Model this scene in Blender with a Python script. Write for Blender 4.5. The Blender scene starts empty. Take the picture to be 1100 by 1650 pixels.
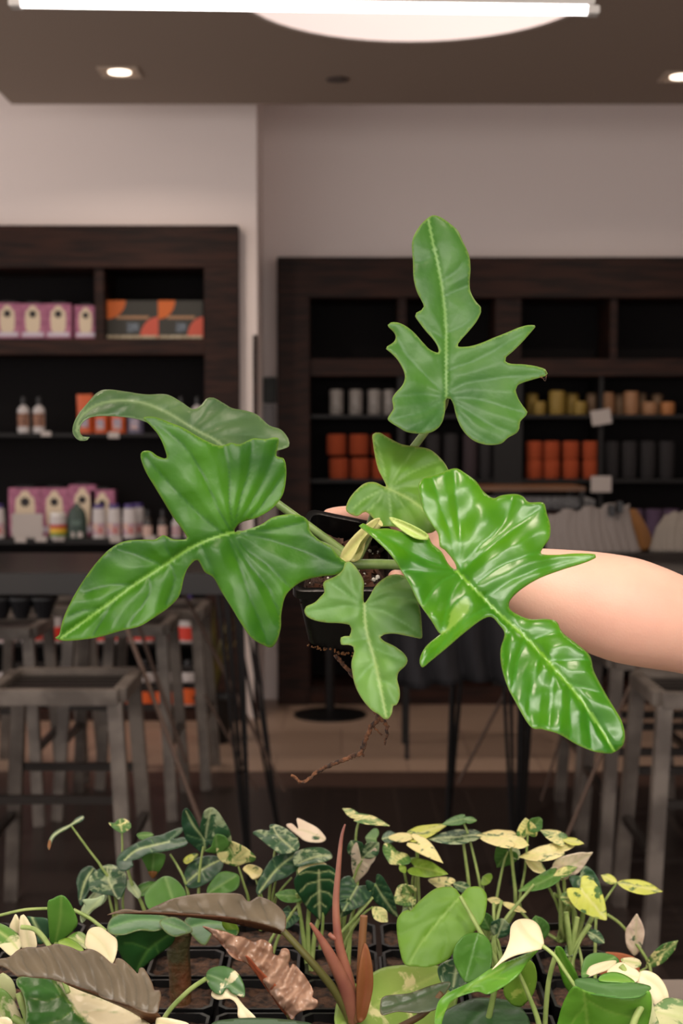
import bpy, bmesh, math, random
import numpy as np
from mathutils import Vector, Matrix, noise
from mathutils.geometry import delaunay_2d_cdt

S = bpy.context.scene
COL = S.collection
RND = random.Random(7)
# ------------------------------------------------------------------ camera
F = 2292.0
PITCH = math.atan(125 / F)
CZ = 1.5
cam = bpy.data.cameras.new('camera'); camo = bpy.data.objects.new('camera', cam); COL.objects.link(camo)
cam.sensor_fit = 'VERTICAL'; cam.sensor_height = 36; cam.sensor_width = 24; cam.lens = 50
camo.location = (0, 0, CZ); camo.rotation_euler = (math.pi / 2 - PITCH, 0, 0)
cam.clip_start = .05; cam.clip_end = 60
cam.dof.use_dof = True; cam.dof.focus_distance = 1.19; cam.dof.aperture_fstop = 9
S.camera = camo
S.view_settings.view_transform = 'Standard'; S.view_settings.look = 'None'
S.view_settings.gamma = 1; S.view_settings.use_curve_mapping = False
S.view_settings.exposure = 0.36
# ------------------------------------------------------------------ world + lamps
w = bpy.data.worlds.new('world'); S.world = w; w.use_nodes = True
w.node_tree.nodes['Background'].inputs[0].default_value = (1, .91, .86, 1)
w.node_tree.nodes['Background'].inputs[1].default_value = 1.12

def area(name, loc, size, power, rot=(0, 0, 0), col=(1, .9, .8), sy=None, spread=180):
    l = bpy.data.lights.new(name, 'AREA'); l.energy = power; l.color = col
    if sy: l.shape = 'RECTANGLE'; l.size = size; l.size_y = sy
    else: l.shape = 'DISK'; l.size = size
    l.spread = math.radians(spread)
    o = bpy.data.objects.new(name, l); o.location = loc; o.rotation_euler = rot; COL.objects.link(o)
    return o
CEIL = 3.1
TUBE2 = (0.35, .4, 2.12)       # LED tube over the plant bench
FILL_PANEL = (.35, -.4, 2.3)  # unseen panel added behind the camera for soft front light
area('tube_and_fill_lamp', (TUBE2[0], TUBE2[1], TUBE2[2] - .03), 1.15, 11, (math.radians(14), 0, 0), (1, .93, .85), .05)
area('tube_and_fill_lamp', (FILL_PANEL[0], FILL_PANEL[1], FILL_PANEL[2] - .03), 1.15, 11, (math.radians(42), 0, 0), (1, .93, .85), .5)
area('tube_and_fill_lamp', (-.09, 3.0, 2.35), 1.15, 8, (0, 0, 0), (1, .92, .84), .04)
DOWN = [(-.98, 6.38), (1.52, 6.46), (-.98, 4.2), (1.52, 4.2), (-.98, 2.0), (1.52, 2.0), (.27, .6)]
for x, y in DOWN:
    area('downlight_lamp', (x, y, CEIL - .012), .09, 9 if y > 3 else 8, (0, 0, 0), (1, .82, .68), spread=150)
area('left_bay_fill', (-3.2, 5.2, 3.3), .5, 14, (0, 0, 0), (1, .84, .72))  # fill light without a fixture, added to brighten the left wall

def P(px, py, Y):
    dx = (px - 550) / F; dz = -(py - 825) / F
    yw = math.cos(PITCH) + dz * math.sin(PITCH); zw = -math.sin(PITCH) + dz * math.cos(PITCH)
    t = Y / yw
    return Vector((dx * t, Y, CZ + zw * t))
def G(px, py, z):
    a = P(px, py, 1.0) - Vector((0, 0, CZ))
    t = (z - CZ) / a.z
    return Vector((0, 0, CZ)) + a * t
def X(px, Y): return (px - 550) / F * Y
def Z(py, Y): return P(550, py, Y).z

# ------------------------------------------------------------------ materials
MATS = {}
def mat(name, col, rough=.5, metal=0, bump=0, bscale=40, col2=None, cscale=8, emit=None, estr=0, stretch=(1, 1, 1), sss=0, spec=.5, coat=0, trans=0, thr=None):
    if name in MATS: return MATS[name]
    m = bpy.data.materials.new(name); m.use_nodes = True; nt = m.node_tree; b = nt.nodes['Principled BSDF']
    b.inputs['Base Color'].default_value = (*col, 1); b.inputs['Roughness'].default_value = rough
    b.inputs['Metallic'].default_value = metal; b.inputs['Specular IOR Level'].default_value = spec
    b.inputs['Coat Weight'].default_value = coat; b.inputs['Transmission Weight'].default_value = trans
    if sss:
        b.inputs['Subsurface Weight'].default_value = sss; b.inputs['Subsurface Radius'].default_value = (1, .35, .2); b.inputs['Subsurface Scale'].default_value = .008
    if emit:
        b.inputs['Emission Color'].default_value = (*emit, 1); b.inputs['Emission Strength'].default_value = estr
    tc = nt.nodes.new('ShaderNodeTexCoord'); mp = nt.nodes.new('ShaderNodeMapping'); mp.inputs['Scale'].default_value = stretch
    nt.links.new(tc.outputs['Object'], mp.inputs[0])
    if col2:
        n = nt.nodes.new('ShaderNodeTexNoise'); n.inputs['Scale'].default_value = cscale; n.inputs['Detail'].default_value = 4
        nt.links.new(mp.outputs[0], n.inputs[0])
        r = nt.nodes.new('ShaderNodeValToRGB'); r.color_ramp.elements[0].color = (*col, 1); r.color_ramp.elements[1].color = (*col2, 1)
        r.color_ramp.elements[0].position = thr[0] if thr else .38; r.color_ramp.elements[1].position = thr[1] if thr else .62
        nt.links.new(n.outputs[0], r.inputs[0]); nt.links.new(r.outputs[0], b.inputs['Base Color'])
    if bump:
        n = nt.nodes.new('ShaderNodeTexNoise'); n.inputs['Scale'].default_value = bscale; n.inputs['Detail'].default_value = 3
        nt.links.new(mp.outputs[0], n.inputs[0])
        bp = nt.nodes.new('ShaderNodeBump'); bp.inputs['Strength'].default_value = bump; bp.inputs['Distance'].default_value = .01
        nt.links.new(n.outputs[0], bp.inputs['Height']); nt.links.new(bp.outputs[0], b.inputs['Normal'])
    MATS[name] = m; return m

def leafmat(name, c1, c2, vein, edge=None, sidevein=None, var=None, vscale=45, vthr=(.5, .54), rough=.38, transl=.22, nscale=14, half=None, bump=.25, coat=0, spec=.5):
    """c1/c2 blade pigments, vein/sidevein/edge pigments through the 'leafcol' attribute, var = patch pigment"""
    if name in MATS: return MATS[name]
    m = bpy.data.materials.new(name); m.use_nodes = True; nt = m.node_tree; N = nt.nodes; L = nt.links
    b = N['Principled BSDF']; out = N['Material Output']
    b.inputs['Roughness'].default_value = rough; b.inputs['Coat Weight'].default_value = coat; b.inputs['Coat Roughness'].default_value = .15
    b.inputs['Specular IOR Level'].default_value = spec
    tc = N.new('ShaderNodeTexCoord'); at = N.new('ShaderNodeAttribute'); at.attribute_name = 'leafcol'
    sp = N.new('ShaderNodeSeparateColor'); L.new(at.outputs['Color'], sp.inputs[0])
    n1 = N.new('ShaderNodeTexNoise'); n1.inputs['Scale'].default_value = nscale; n1.inputs['Detail'].default_value = 3; L.new(tc.outputs['Object'], n1.inputs[0])
    r = N.new('ShaderNodeValToRGB'); r.color_ramp.elements[0].position = .35; r.color_ramp.elements[1].position = .65
    r.color_ramp.elements[0].color = (*c1, 1); r.color_ramp.elements[1].color = (*c2, 1); L.new(n1.outputs[0], r.inputs[0])
    cur = r.outputs[0]
    def mixin(fac, colr):
        nonlocal cur
        mx = N.new('ShaderNodeMix'); mx.data_type = 'RGBA'
        L.new(fac, mx.inputs[0]); L.new(cur, mx.inputs[6]); mx.inputs[7].default_value = (*colr, 1); cur = mx.outputs[2]
    if var:
        n2 = N.new('ShaderNodeTexNoise'); n2.inputs['Scale'].default_value = vscale; n2.inputs['Detail'].default_value = 5; n2.inputs['Roughness'].default_value = .6; n2.inputs['Distortion'].default_value = .6
        L.new(tc.outputs['Object'], n2.inputs[0]); src = n2.outputs[0]
        if half is not None:      # A channel of the attribute: 0 / 1 on either side of the midrib
            ma = N.new('ShaderNodeMath'); ma.operation = 'MULTIPLY_ADD'; L.new(at.outputs['Alpha'], ma.inputs[0]); ma.inputs[1].default_value = half; L.new(src, ma.inputs[2]); src = ma.outputs[0]
        mr = N.new('ShaderNodeMapRange'); mr.inputs[1].default_value = vthr[0]; mr.inputs[2].default_value = vthr[1]; L.new(src, mr.inputs[0])
        mixin(mr.outputs[0], var)
    mixin(sp.outputs[1], sidevein or vein)
    mixin(sp.outputs[0], vein)
    if edge: mixin(sp.outputs[2], edge)
    L.new(cur, b.inputs['Base Color'])
    if bump:
        n3 = N.new('ShaderNodeTexNoise'); n3.inputs['Scale'].default_value = 130; L.new(tc.outputs['Object'], n3.inputs[0])
        bp = N.new('ShaderNodeBump'); bp.inputs['Strength'].default_value = bump; bp.inputs['Distance'].default_value = .0015
        L.new(n3.outputs[0], bp.inputs['Height']); L.new(bp.outputs[0], b.inputs['Normal'])
    t = N.new('ShaderNodeBsdfTranslucent'); L.new(cur, t.inputs[0]); ms = N.new('ShaderNodeMixShader'); ms.inputs[0].default_value = transl
    L.new(b.outputs[0], ms.inputs[1]); L.new(t.outputs[0], ms.inputs[2]); L.new(ms.outputs[0], out.inputs[0])
    MATS[name] = m; return m

def srgb(r, g, b):
    f = lambda c: ((c / 255 + .055) / 1.055) ** 2.4 if c > 10 else c / 255 / 12.92
    return (f(r), f(g), f(b))

# ------------------------------------------------------------------ mesh helpers
class MB:
    def __init__(s): s.v = []; s.f = []
    def add(s, vs, fs):
        o = len(s.v); s.v += [Vector(p) for p in vs]; s.f += [tuple(i + o for i in f) for f in fs]; return s
    def box(s, a, b, bev=0):
        x0, y0, z0 = a; x1, y1, z1 = b
        if x1 < x0: x0, x1 = x1, x0
        if y1 < y0: y0, y1 = y1, y0
        if z1 < z0: z0, z1 = z1, z0
        if not bev:
            return s.add([(x0, y0, z0), (x1, y0, z0), (x1, y1, z0), (x0, y1, z0), (x0, y0, z1), (x1, y0, z1), (x1, y1, z1), (x0, y1, z1)],
                         [(3, 2, 1, 0), (4, 5, 6, 7), (0, 1, 5, 4), (1, 2, 6, 5), (2, 3, 7, 6), (3, 0, 4, 7)])
        bm = bmesh.new(); bmesh.ops.create_cube(bm, size=1)
        for v in bm.verts: v.co = Vector(((x0 + x1) / 2 + v.co.x * (x1 - x0), (y0 + y1) / 2 + v.co.y * (y1 - y0), (z0 + z1) / 2 + v.co.z * (z1 - z0)))
        bmesh.ops.bevel(bm, geom=bm.edges[:], offset=bev, segments=2, affect='EDGES')
        bm.verts.ensure_lookup_table(); bm.verts.index_update()
        s.add([v.co.copy() for v in bm.verts], [tuple(v.index for v in f.verts) for f in bm.faces]); bm.free(); return s
    def hexa(s, c):   # 8 corners, bottom 4 then top 4
        return s.add(c, [(3, 2, 1, 0), (4, 5, 6, 7), (0, 1, 5, 4), (1, 2, 6, 5), (2, 3, 7, 6), (3, 0, 4, 7)])
    def tube(s, pts, r, n=8, flat=1.0):
        pts = [Vector(p) for p in pts]
        rs = list(r) if isinstance(r, (list, tuple)) else [r] * len(pts)
        rings = []; up = None
        for i, p in enumerate(pts):
            d = (pts[min(i + 1, len(pts) - 1)] - pts[max(i - 1, 0)]).normalized()
            if up is None: up = d.orthogonal().normalized()
            up = (up - d * up.dot(d)).normalized(); sd = d.cross(up)
            rings.append([p + (up * math.cos(2 * math.pi * k / n) * flat + sd * math.sin(2 * math.pi * k / n)) * rs[i] for k in range(n)])
        vs = [q for g in rings for q in g] + [pts[0], pts[-1]]; fs = []
        for i in range(len(pts) - 1):
            for k in range(n):
                k2 = (k + 1) % n; fs.append((i * n + k, i * n + k2, (i + 1) * n + k2, (i + 1) * n + k))
        e = len(pts) - 1
        for k in range(n):
            fs.append((len(vs) - 2, (k + 1) % n, k)); fs.append((len(vs) - 1, e * n + k, e * n + (k + 1) % n))
        return s.add(vs, fs)
    def sqtube(s, a, b, t):
        a = Vector(a); b = Vector(b); d = (b - a).normalized(); u = d.cross(Vector((0, 1, 0)))
        if u.length < .1: u = d.cross(Vector((1, 0, 0)))
        u.normalize(); v = d.cross(u)
        c = []
        for p in (a, b):
            for i, j in ((-1, -1), (1, -1), (1, 1), (-1, 1)): c.append(p + (u * i + v * j) * t / 2)
        return s.hexa(c)
    def lathe(s, prof, c, n=16, sx=1, sy=1):
        c = Vector(c); vs = []; fs = []
        for r, z in prof:
            for k in range(n):
                a = 2 * math.pi * k / n; vs.append(c + Vector((r * math.cos(a) * sx, r * math.sin(a) * sy, z)))
        m = len(prof)
        for i in range(m - 1):
            for k in range(n):
                k2 = (k + 1) % n; fs.append((i * n + k, i * n + k2, (i + 1) * n + k2, (i + 1) * n + k))
        fs.append(tuple(reversed(range(n)))); fs.append(tuple(range((m - 1) * n, m * n)))
        return s.add(vs, fs)
    def sphere(s, c, r, n=12, sc=(1, 1, 1)):
        prof = [(max(1e-4, math.sin(math.pi * i / n)), -math.cos(math.pi * i / n)) for i in range(n + 1)]
        c = Vector(c); m = MB().lathe(prof, (0, 0, 0), n + 4)
        return s.add([c + Vector((v.x * r * sc[0], v.y * r * sc[1], v.z * r * sc[2])) for v in m.v], m.f)

def link(name, mb, m, parent=None, smooth=True, angle=None):
    me = bpy.data.meshes.new(name); off = parent['_w'] if parent is not None and '_w' in parent else None
    base = Vector(off) if off is not None else Vector((0, 0, 0))
    me.from_pydata([tuple(v - base) for v in mb.v], [], mb.f); me.update()
    if smooth:
        me.polygons.foreach_set('use_smooth', [True] * len(me.polygons))
        if angle is not None: me.set_sharp_from_angle(angle=math.radians(angle))
    me.materials.append(m)
    o = bpy.data.objects.new(name, me); COL.objects.link(o)
    if parent is not None: o.parent = parent; o['_w'] = tuple(base)
    return o
def part(name, mb, m, parent, smooth=True, angle=35, label=None):
    o = link(name, mb, m, parent, smooth, angle)
    if label: o['label'] = label
    return o
def thing(name, label, cat, loc=(0, 0, 0), group=None):
    o = bpy.data.objects.new(name, None); COL.objects.link(o); o.location = loc; o['_w'] = tuple(loc)
    o.empty_display_size = .05
    o['label'] = label; o['category'] = cat
    if group: o['group'] = group
    return o
def single(name, mb, m, label, cat, group=None, smooth=True, angle=35):
    """a thing that is one mesh: origin at its base"""
    xs = [v.x for v in mb.v]; ys = [v.y for v in mb.v]; zs = [v.z for v in mb.v]
    base = Vector(((min(xs) + max(xs)) / 2, (min(ys) + max(ys)) / 2, min(zs)))
    mb.v = [v - base for v in mb.v]
    o = link(name, mb, m, None, smooth, angle); o.location = base
    o['label'] = label; o['category'] = cat
    if group: o['group'] = group
    return o
def struct(name, mb, m, smooth=False):
    o = link(name, mb, m, None, smooth, 35); o['kind'] = 'structure'; return o
def dup(root, loc, label=None, group=None, rz=0, sc=1):
    r = root.copy(); COL.objects.link(r); r.location = loc; r.rotation_euler = (0, 0, rz); r.scale = (sc, sc, sc)
    if label: r['label'] = label
    if group: r['group'] = group
    for ch in list(root.children):
        c = ch.copy(); COL.objects.link(c); c.parent = r
        for g in list(ch.children):
            d = g.copy(); COL.objects.link(d); d.parent = c
    return r

# ------------------------------------------------------------------ room shell
M_wall = mat('warm_plaster', srgb(246, 234, 230), .9, bump=.08, bscale=120)
M_ceil = mat('taupe_ceiling_paint', srgb(160, 142, 128), .9, bump=.05, bscale=150)
M_ceil2 = mat('pale_ceiling_paint', srgb(205, 190, 180), .9)
M_wood = mat('dark_espresso_wood', srgb(27, 15, 12), .55, col2=srgb(50, 29, 22), cscale=5, stretch=(1, 1, 9), bump=.1, spec=.2)
M_woodh = mat('dark_espresso_wood_horizontal', srgb(27, 15, 12), .55, col2=srgb(54, 31, 23), cscale=5, stretch=(.7, 4, 9), bump=.1, spec=.2)
M_back = mat('black_cabinet_back', srgb(19, 16, 17), .8, spec=.2)
M_shelf = mat('black_shelf', srgb(16, 14, 14), .5, spec=.3)
M_white = mat('white_enamel', srgb(225, 222, 218), .4)
M_black = mat('black_metal', srgb(22, 21, 21), .45, metal=.3)

YL, YR = 7.45, 8.0
# wall_left is proud of wall_right; both run up past the dropped ceiling
xe = X(415, YL)
YLF, YRF = 7.4, 7.85
lx1 = X(386, YLF); lzt = Z(364, YLF); rx0 = X(447, YRF); rzt = Z(415, YRF)     # the niches the shelving is built into
struct('wall_left', MB().box((-4.5, YL, lzt), (xe, YR + .35, 3.7)).box((lx1, YL, 0), (xe, YR + .35, lzt)).box((-4.5, YR, 0), (lx1, YR + .35, lzt)), M_wall)
struct('wall_back', MB().box((xe, YR, rzt), (4.5, YR + .35, 3.7)).box((xe, YR, 0), (rx0, YR + .35, rzt)).box((rx0, YR + .3, 0), (4.5, YR + .35, rzt)), M_wall)
struct('wall_right', MB().box((4.5, -2, 0), (4.6, YR + .35, 3.7)), M_wall)
# ceiling: slab with round recess
def ceiling_slab():
    R = .66; cx, cy = .274, 5.24; x0, x1, y0, y1 = -1.6, 4.5, -2.5, 7.0; n = 64
    sq = []; ci = []
    for k in range(n):
        a = 2 * math.pi * k / n; c, s_ = math.cos(a), math.sin(a); ci.append((cx + R * c, cy + R * s_))
        t = min((x1 - cx) / c if c > 1e-9 else 1e9, (x0 - cx) / c if c < -1e-9 else 1e9, (y1 - cy) / s_ if s_ > 1e-9 else 1e9, (y0 - cy) / s_ if s_ < -1e-9 else 1e9)
        sq.append((cx + t * c, cy + t * s_))
    vs = [(x, y, CEIL) for x, y in sq] + [(x, y, CEIL) for x, y in ci] + [(x, y, CEIL + .2) for x, y in sq] + [(x, y, CEIL + .2) for x, y in ci]
    fs = []
    for k in range(n):
        j = (k + 1) % n
        fs += [(k, n + k, n + j, j), (k + 2 * n, j + 2 * n, j + 3 * n, k + 3 * n), (k, j, j + 2 * n, k + 2 * n), (n + j, n + k, k + 3 * n, j + 3 * n)]
    # square corners
    m = MB().add(vs, fs)
    for (qx, qy) in ((x0, y0), (x1, y0), (x1, y1), (x0, y1)):
        near = sorted(range(n), key=lambda k: (sq[k][0] - qx) ** 2 + (sq[k][1] - qy) ** 2)[:2]
        a, b = sq[near[0]], sq[near[1]]
        m.add([(a[0], a[1], CEIL), (b[0], b[1], CEIL), (qx, qy, CEIL)], [(0, 1, 2)])
    return m
struct('ceiling', ceiling_slab(), M_ceil)
struct('ceiling_upper', MB().box((-4.5, -2.5, 3.7), (4.6, YR + .35, 3.8)), M_ceil2)
rec = MB(); n = 48
rec.lathe([(.654, 0), (.654, .14), (.62, .18), (.001, .18)], (.274, 5.24, CEIL - .0005), n)
rec.f = [f for f in rec.f if len(f) == 4]
M_disc = mat('backlit_ceiling_disc', srgb(230, 215, 208), .8, emit=(1, .87, .82), estr=.42)
dl = thing('ceiling_dome_light', 'large round white backlit recess in the brown ceiling', 'ceiling light', (.274, 5.24, CEIL))
part('diffuser', rec, M_disc, dl)
part('trim_ring', MB().add([(.274 + r * math.cos(a), 5.24 + r * math.sin(a), CEIL + z) for r, z in ((.652, -.004), (.668, -.004), (.668, .002)) for a in [2 * math.pi * k / 64 for k in range(64)]],
     [(i * 64 + k, i * 64 + (k + 1) % 64, (i + 1) * 64 + (k + 1) % 64, (i + 1) * 64 + k) for i in range(2) for k in range(64)]), M_ceil2, dl)
# floor
M_tile = mat('pale_stone_tile', srgb(160, 138, 120), .35, col2=srgb(150, 128, 110), cscale=3)
def brickmat(name, c1, c2, mortar, bw, bh, rough, ms=.012):
    m = bpy.data.materials.new(name); m.use_nodes = True; nt = m.node_tree; b = nt.nodes['Principled BSDF']; b.inputs['Roughness'].default_value = rough
    tc = nt.nodes.new('ShaderNodeTexCoord'); br = nt.nodes.new('ShaderNodeTexBrick'); nt.links.new(tc.outputs['Object'], br.inputs[0])
    br.inputs['Color1'].default_value = (*c1, 1); br.inputs['Color2'].default_value = (*c2, 1); br.inputs['Mortar'].default_value = (*mortar, 1)
    br.inputs['Scale'].default_value = 1; br.inputs['Mortar Size'].default_value = ms / 2; br.inputs['Brick Width'].default_value = bw; br.inputs['Row Height'].default_value = bh
    nt.links.new(br.outputs[0], b.inputs['Base Color']); return m
M_tile = brickmat('pale_stone_floor_tile', srgb(150, 128, 112), srgb(143, 121, 105), srgb(118, 98, 86), .6, .6, .38, .008)
M_dark = brickmat('dark_brown_plank_tile', srgb(42, 33, 29), srgb(36, 28, 25), srgb(54, 44, 39), .15, 1.2, .35, .006)
M_band = mat('reddish_brown_floor_band', srgb(66, 49, 42), .4)
YB = G(550, 1243, 0).y; YB2 = G(550, 1268, 0).y
struct('floor', MB().box((-4.5, -2.5, -.1), (4.6, YB2, 0)), M_dark)
struct('floor_band', MB().box((-4.5, YB2, -.1), (4.6, YB, 0)), M_band)
struct('floor_tile', MB().box((-4.5, YB, -.1), (4.6, YR + .35, 0)), M_tile)

# recessed downlights
M_glow = mat('downlight_lens', (1, .9, .8), .4, emit=(1, .84, .68), estr=3)
dn = thing('recessed_downlight', 'square recessed downlight in the brown ceiling at the upper left', 'ceiling light', (DOWN[0][0], DOWN[0][1], CEIL), 'square recessed downlights')
fr = MB(); h = .088; t = .02
for a, b in (((-h, -h), (h, -h + t)), ((-h, h - t), (h, h)), ((-h, -h + t), (-h + t, h - t)), ((h - t, -h + t), (h, h - t))):
    fr.box((DOWN[0][0] + a[0], DOWN[0][1] + a[1], CEIL - .006), (DOWN[0][0] + b[0], DOWN[0][1] + b[1], CEIL - .0005))
part('trim_frame', fr, mat('cream_trim', srgb(205, 185, 165), .5), dn, False)
part('lens', MB().lathe([(.05, 0), (.05, .003)], (DOWN[0][0], DOWN[0][1], CEIL - .0045), 24), M_glow, dn)
part('baffle', MB().box((DOWN[0][0] - h + t, DOWN[0][1] - h + t, CEIL - .0014), (DOWN[0][0] + h - t, DOWN[0][1] + h - t, CEIL - .0006)), mat('warm_baffle', srgb(215, 190, 165), .5), dn, False)
dlab = ['', 'square recessed downlight cut off by the right edge of the picture', 'square recessed downlight over the left stools', 'square recessed downlight over the right stools', 'square recessed downlight left above the plant bench', 'square recessed downlight right above the plant bench', 'square recessed downlight straight above the photographer']
for i in range(1, len(DOWN)): dup(dn, (DOWN[i][0], DOWN[i][1], CEIL), dlab[i])
spk = G(543, 127, CEIL)
single('sprinkler_cover', MB().lathe([(.05, 0), (.05, -.006), (.035, -.01)], (spk.x, spk.y, CEIL - .001), 24), mat('brown_plate', srgb(84, 72, 66), .6), 'small round brown cover plate on the ceiling', 'ceiling plate')

# LED tube lights
M_led = mat('led_tube_glow', (1, .95, .92), .3, emit=(1, .93, .9), estr=6)
def led(L, label, name='led_tube_light'):
    c = Vector(L); t = thing(name, label, 'tube light', c, 'slim LED tube lights')
    part('housing', MB().box((c.x - .6, c.y - .02, c.z), (c.x + .6, c.y + .02, c.z + .03), .003), M_white, t)
    part('tube', MB().tube([(c.x - .585, c.y, c.z - .004), (c.x + .585, c.y, c.z - .004)], .0125, 12), M_led, t)
    for s_ in (-1, 1): part('end_cap', MB().box((c.x + s_ * .585, c.y - .016, c.z - .017), (c.x + s_ * .61, c.y + .016, c.z), .002), M_white, t)
    for s_ in (-.45, .45): part('hanging_cable', MB().tube([(c.x + s_, c.y, c.z + .03), (c.x + s_, c.y, (CEIL if c.x + s_ > -1.6 else 3.7) - .001)], .0015, 6), M_white, t)
    return t
pa = P(22, 2, 3.0); pb = P(958, 16, 3.0)
t0 = led(((pa.x + pb.x) / 2, 3.0, Z(5, 3.0) - .0), 'slim white LED tube hanging across the top of the picture')
t0.rotation_euler = (0, math.radians(.75), 0)
led(TUBE2, 'slim LED tube hanging above the plant bench'); 
c = Vector(FILL_PANEL) + Vector((0, -.03, .0)); lp = thing('fill_panel_light', 'unseen fill panel added behind the photographer, tilted towards the plants', 'panel light', c)  # housing for the added fill light, out of view
rp = Matrix.Rotation(math.radians(42), 3, 'X')
def rot_box(a, b_):
    m = MB().box(a, b_); m.v = [c + rp @ v for v in m.v]; return m
part('housing', rot_box((-.61, -.28, .012), (.61, .28, .04)), M_white, lp, False)
part('diffuser', rot_box((-.58, -.25, .008), (.58, .25, .0118)), M_disc, lp, False)
for sx in (-.5, .5): part('hanging_cable', MB().tube([c + rp @ Vector((sx, 0, .04)), Vector((c.x + sx, c.y, CEIL - .001))], .0015, 6), M_white, lp)

# ------------------------------------------------------------------ left cabinet (built-in shelving)
def cabinet(label, xs, Yf, depth, outer, cub, rail, dividers, thickdiv, bay, shelves, plinth):
    """all pixel numbers at the front plane Yf"""
    x0, x1 = X(xs[0], Yf), X(xs[1], Yf); zt = Z(outer, Yf)
    c = thing('built_in_shelving', label, 'shelving', ((x0 + x1) / 2, Yf, 0))
    xi0, xi1 = X(bay[0], Yf), X(bay[1], Yf)
    zi = Z(cub[0], Yf)
    Yb = Yf + depth
    fr = MB()
    if bay[0] > xs[0]: part('side_post', MB().box((x0, Yf - .03, 0), (xi0, Yb, zi), .004), M_wood, c)
    if bay[1] < xs[1]: part('side_post', MB().box((xi1, Yf - .03, 0), (x1, Yb, zi), .004), M_wood, c)
    part('header', MB().box((x0, Yf - .03, zi), (x1, Yb, zt), .004), M_woodh, c)
    part('back_panel', MB().box((xi0, Yb - .03, 0), (xi1, Yb, zi)), M_back, c, False)
    part('rail', MB().box((xi0, Yf - .0, Z(rail[1], Yf)), (xi1, Yb - .03, Z(rail[0], Yf)), .003), M_woodh, c)
    for a, b in dividers: part('divider', MB().box((X(a, Yf), Yf, Z(rail[0], Yf)), (X(b, Yf), Yb - .03, zi), .003), M_wood, c)
    for a, b in thickdiv: part('divider', MB().box((X(a, Yf), Yf + .02, 0), (X(b, Yf), Yb - .03, Z(rail[1], Yf)), .003), M_shelf, c)
    for py, th in shelves: part('shelf', MB().box((xi0, Yf + .03, Z(py, Yf + .03) - th), (xi1, Yb - .03, Z(py, Yf + .03)), .002), M_shelf, c)
    part('plinth', MB().box((xi0, Yf - .01, 0), (xi1, Yb - .03, plinth), .003), M_woodh, c)
    return c
YLF = 7.4
cabinet('dark wood built-in shelving at left holding pink boxes and bottles', (-330, 386), YLF, .42, 364, (432,), (545, 571), [(155, 170)], [], (-270, 331), [(698, .02), (868, .03), (1036, .02), (1137, .02)], .06)
YRF = 7.85
cabinet('dark wood built-in shelving at right holding candles and orange rolls', (447, 1500), YRF, .42, 415, (480,), (578, 606), [(640, 654), (796, 838), (980, 992)], [(640, 652), (796, 842), (965, 972)], (499, 1440), [(668, .02), (772, .02), (872, .02), (990, .02)], .1)
# cut the wall niches by wrapping: cabinets stand proud, so hide the part sunk into the wall with a niche-free wall plane
# ------------------------------------------------------------------ products
SHZ = [Z(545, YLF)] + [Z(v, YLF + .03) for v in (698, 868, 1036, 1137)] + [Z(v, YRF + .03) for v in (668, 772, 872)]
def SP(px, py, Y):
    p = P(px, py, Y); near = min(SHZ, key=lambda z: abs(z - p.z))
    if abs(near - p.z) < .03: p.z = near + .0005
    return p
M_pink = mat('pink_carton', srgb(176, 108, 136), .55, col2=srgb(150, 84, 116), cscale=30)
M_cream = mat('cream_print', srgb(214, 196, 170), .6)
M_blk = mat('black_print', srgb(30, 24, 26), .6)
def pink_box(px, py, Y, wpx, hpx, label, grp):
    b = SP(px, py, Y); wd = wpx / F * Y; ht = hpx / F * Y
    t = thing('product_box', label, 'box', b, grp)
    part('carton', MB().box((b.x - wd / 2, Y, b.z), (b.x + wd / 2, Y + .09, b.z + ht), .003), M_pink, t)
    cz = b.z + ht * .56
    bd = [(b.x + wd * .3 * x, Y - .001, cz + ht * .38 * z) for x, z in ((-.9, -.75), (-.6, -1), (.6, -1), (.9, -.75), (1, 0), (.9, .6), (.55, .75), (.3, 1), (-.3, 1), (-.55, .75), (-.9, .6), (-1, 0))]
    part('cream_badge', MB().add(bd, [tuple(range(len(bd)))]), M_cream, t, False)
    part('flower_emblem', MB().add([(b.x + wd * .14 * math.cos(a) * (1 + .15 * math.cos(8 * a)), Y - .002, cz + ht * .15 + wd * .14 * math.sin(a) * (1 + .15 * math.cos(8 * a))) for a in [2 * math.pi * k / 48 for k in range(48)]], [tuple(range(48))]), M_blk, t, False)
    part('bottom_print', MB().box((b.x - wd * .42, Y - .0015, b.z + ht * .08), (b.x + wd * .42, Y, b.z + ht * .2)), mat('pale_print', srgb(200, 190, 205), .3), t, False)
    part('lid_flap', MB().box((b.x - wd * .25, Y + .01, b.z + ht), (b.x + wd * .25, Y + .03, b.z + ht + .012)), M_blk, t, False)
    return t
sy = 541
YS = YLF + .1
for i, (x, wd, hh) in enumerate(((12, 41, 58), (53, 41, 57), (94, 42, 57), (138, 35, 54))):
    pink_box(x, sy, YS, wd, hh, ['pink carton cut by the left edge on the upper left shelf', 'second pink carton from the left edge on the upper left shelf', 'third pink carton from the left edge on the upper left shelf', 'narrow pink carton set apart against the shelf divider'][i], 'pink cartons on the upper left shelf')
for i, (x, py, wd, hh) in enumerate(((41, 868, 54, 78), (88, 868, 46, 78), (133, 868, 44, 83), (165, 868, 40, 75))):
    pink_box(x, py - 3, YS + .1, wd, hh, ['pink carton behind the framed card on the lower shelf', 'pink carton behind the yellow labelled jar', 'tall pink carton behind the dark green bottle', 'pink carton behind the purple capped bottles'][i], 'pink cartons on the lower left shelf')
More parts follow.
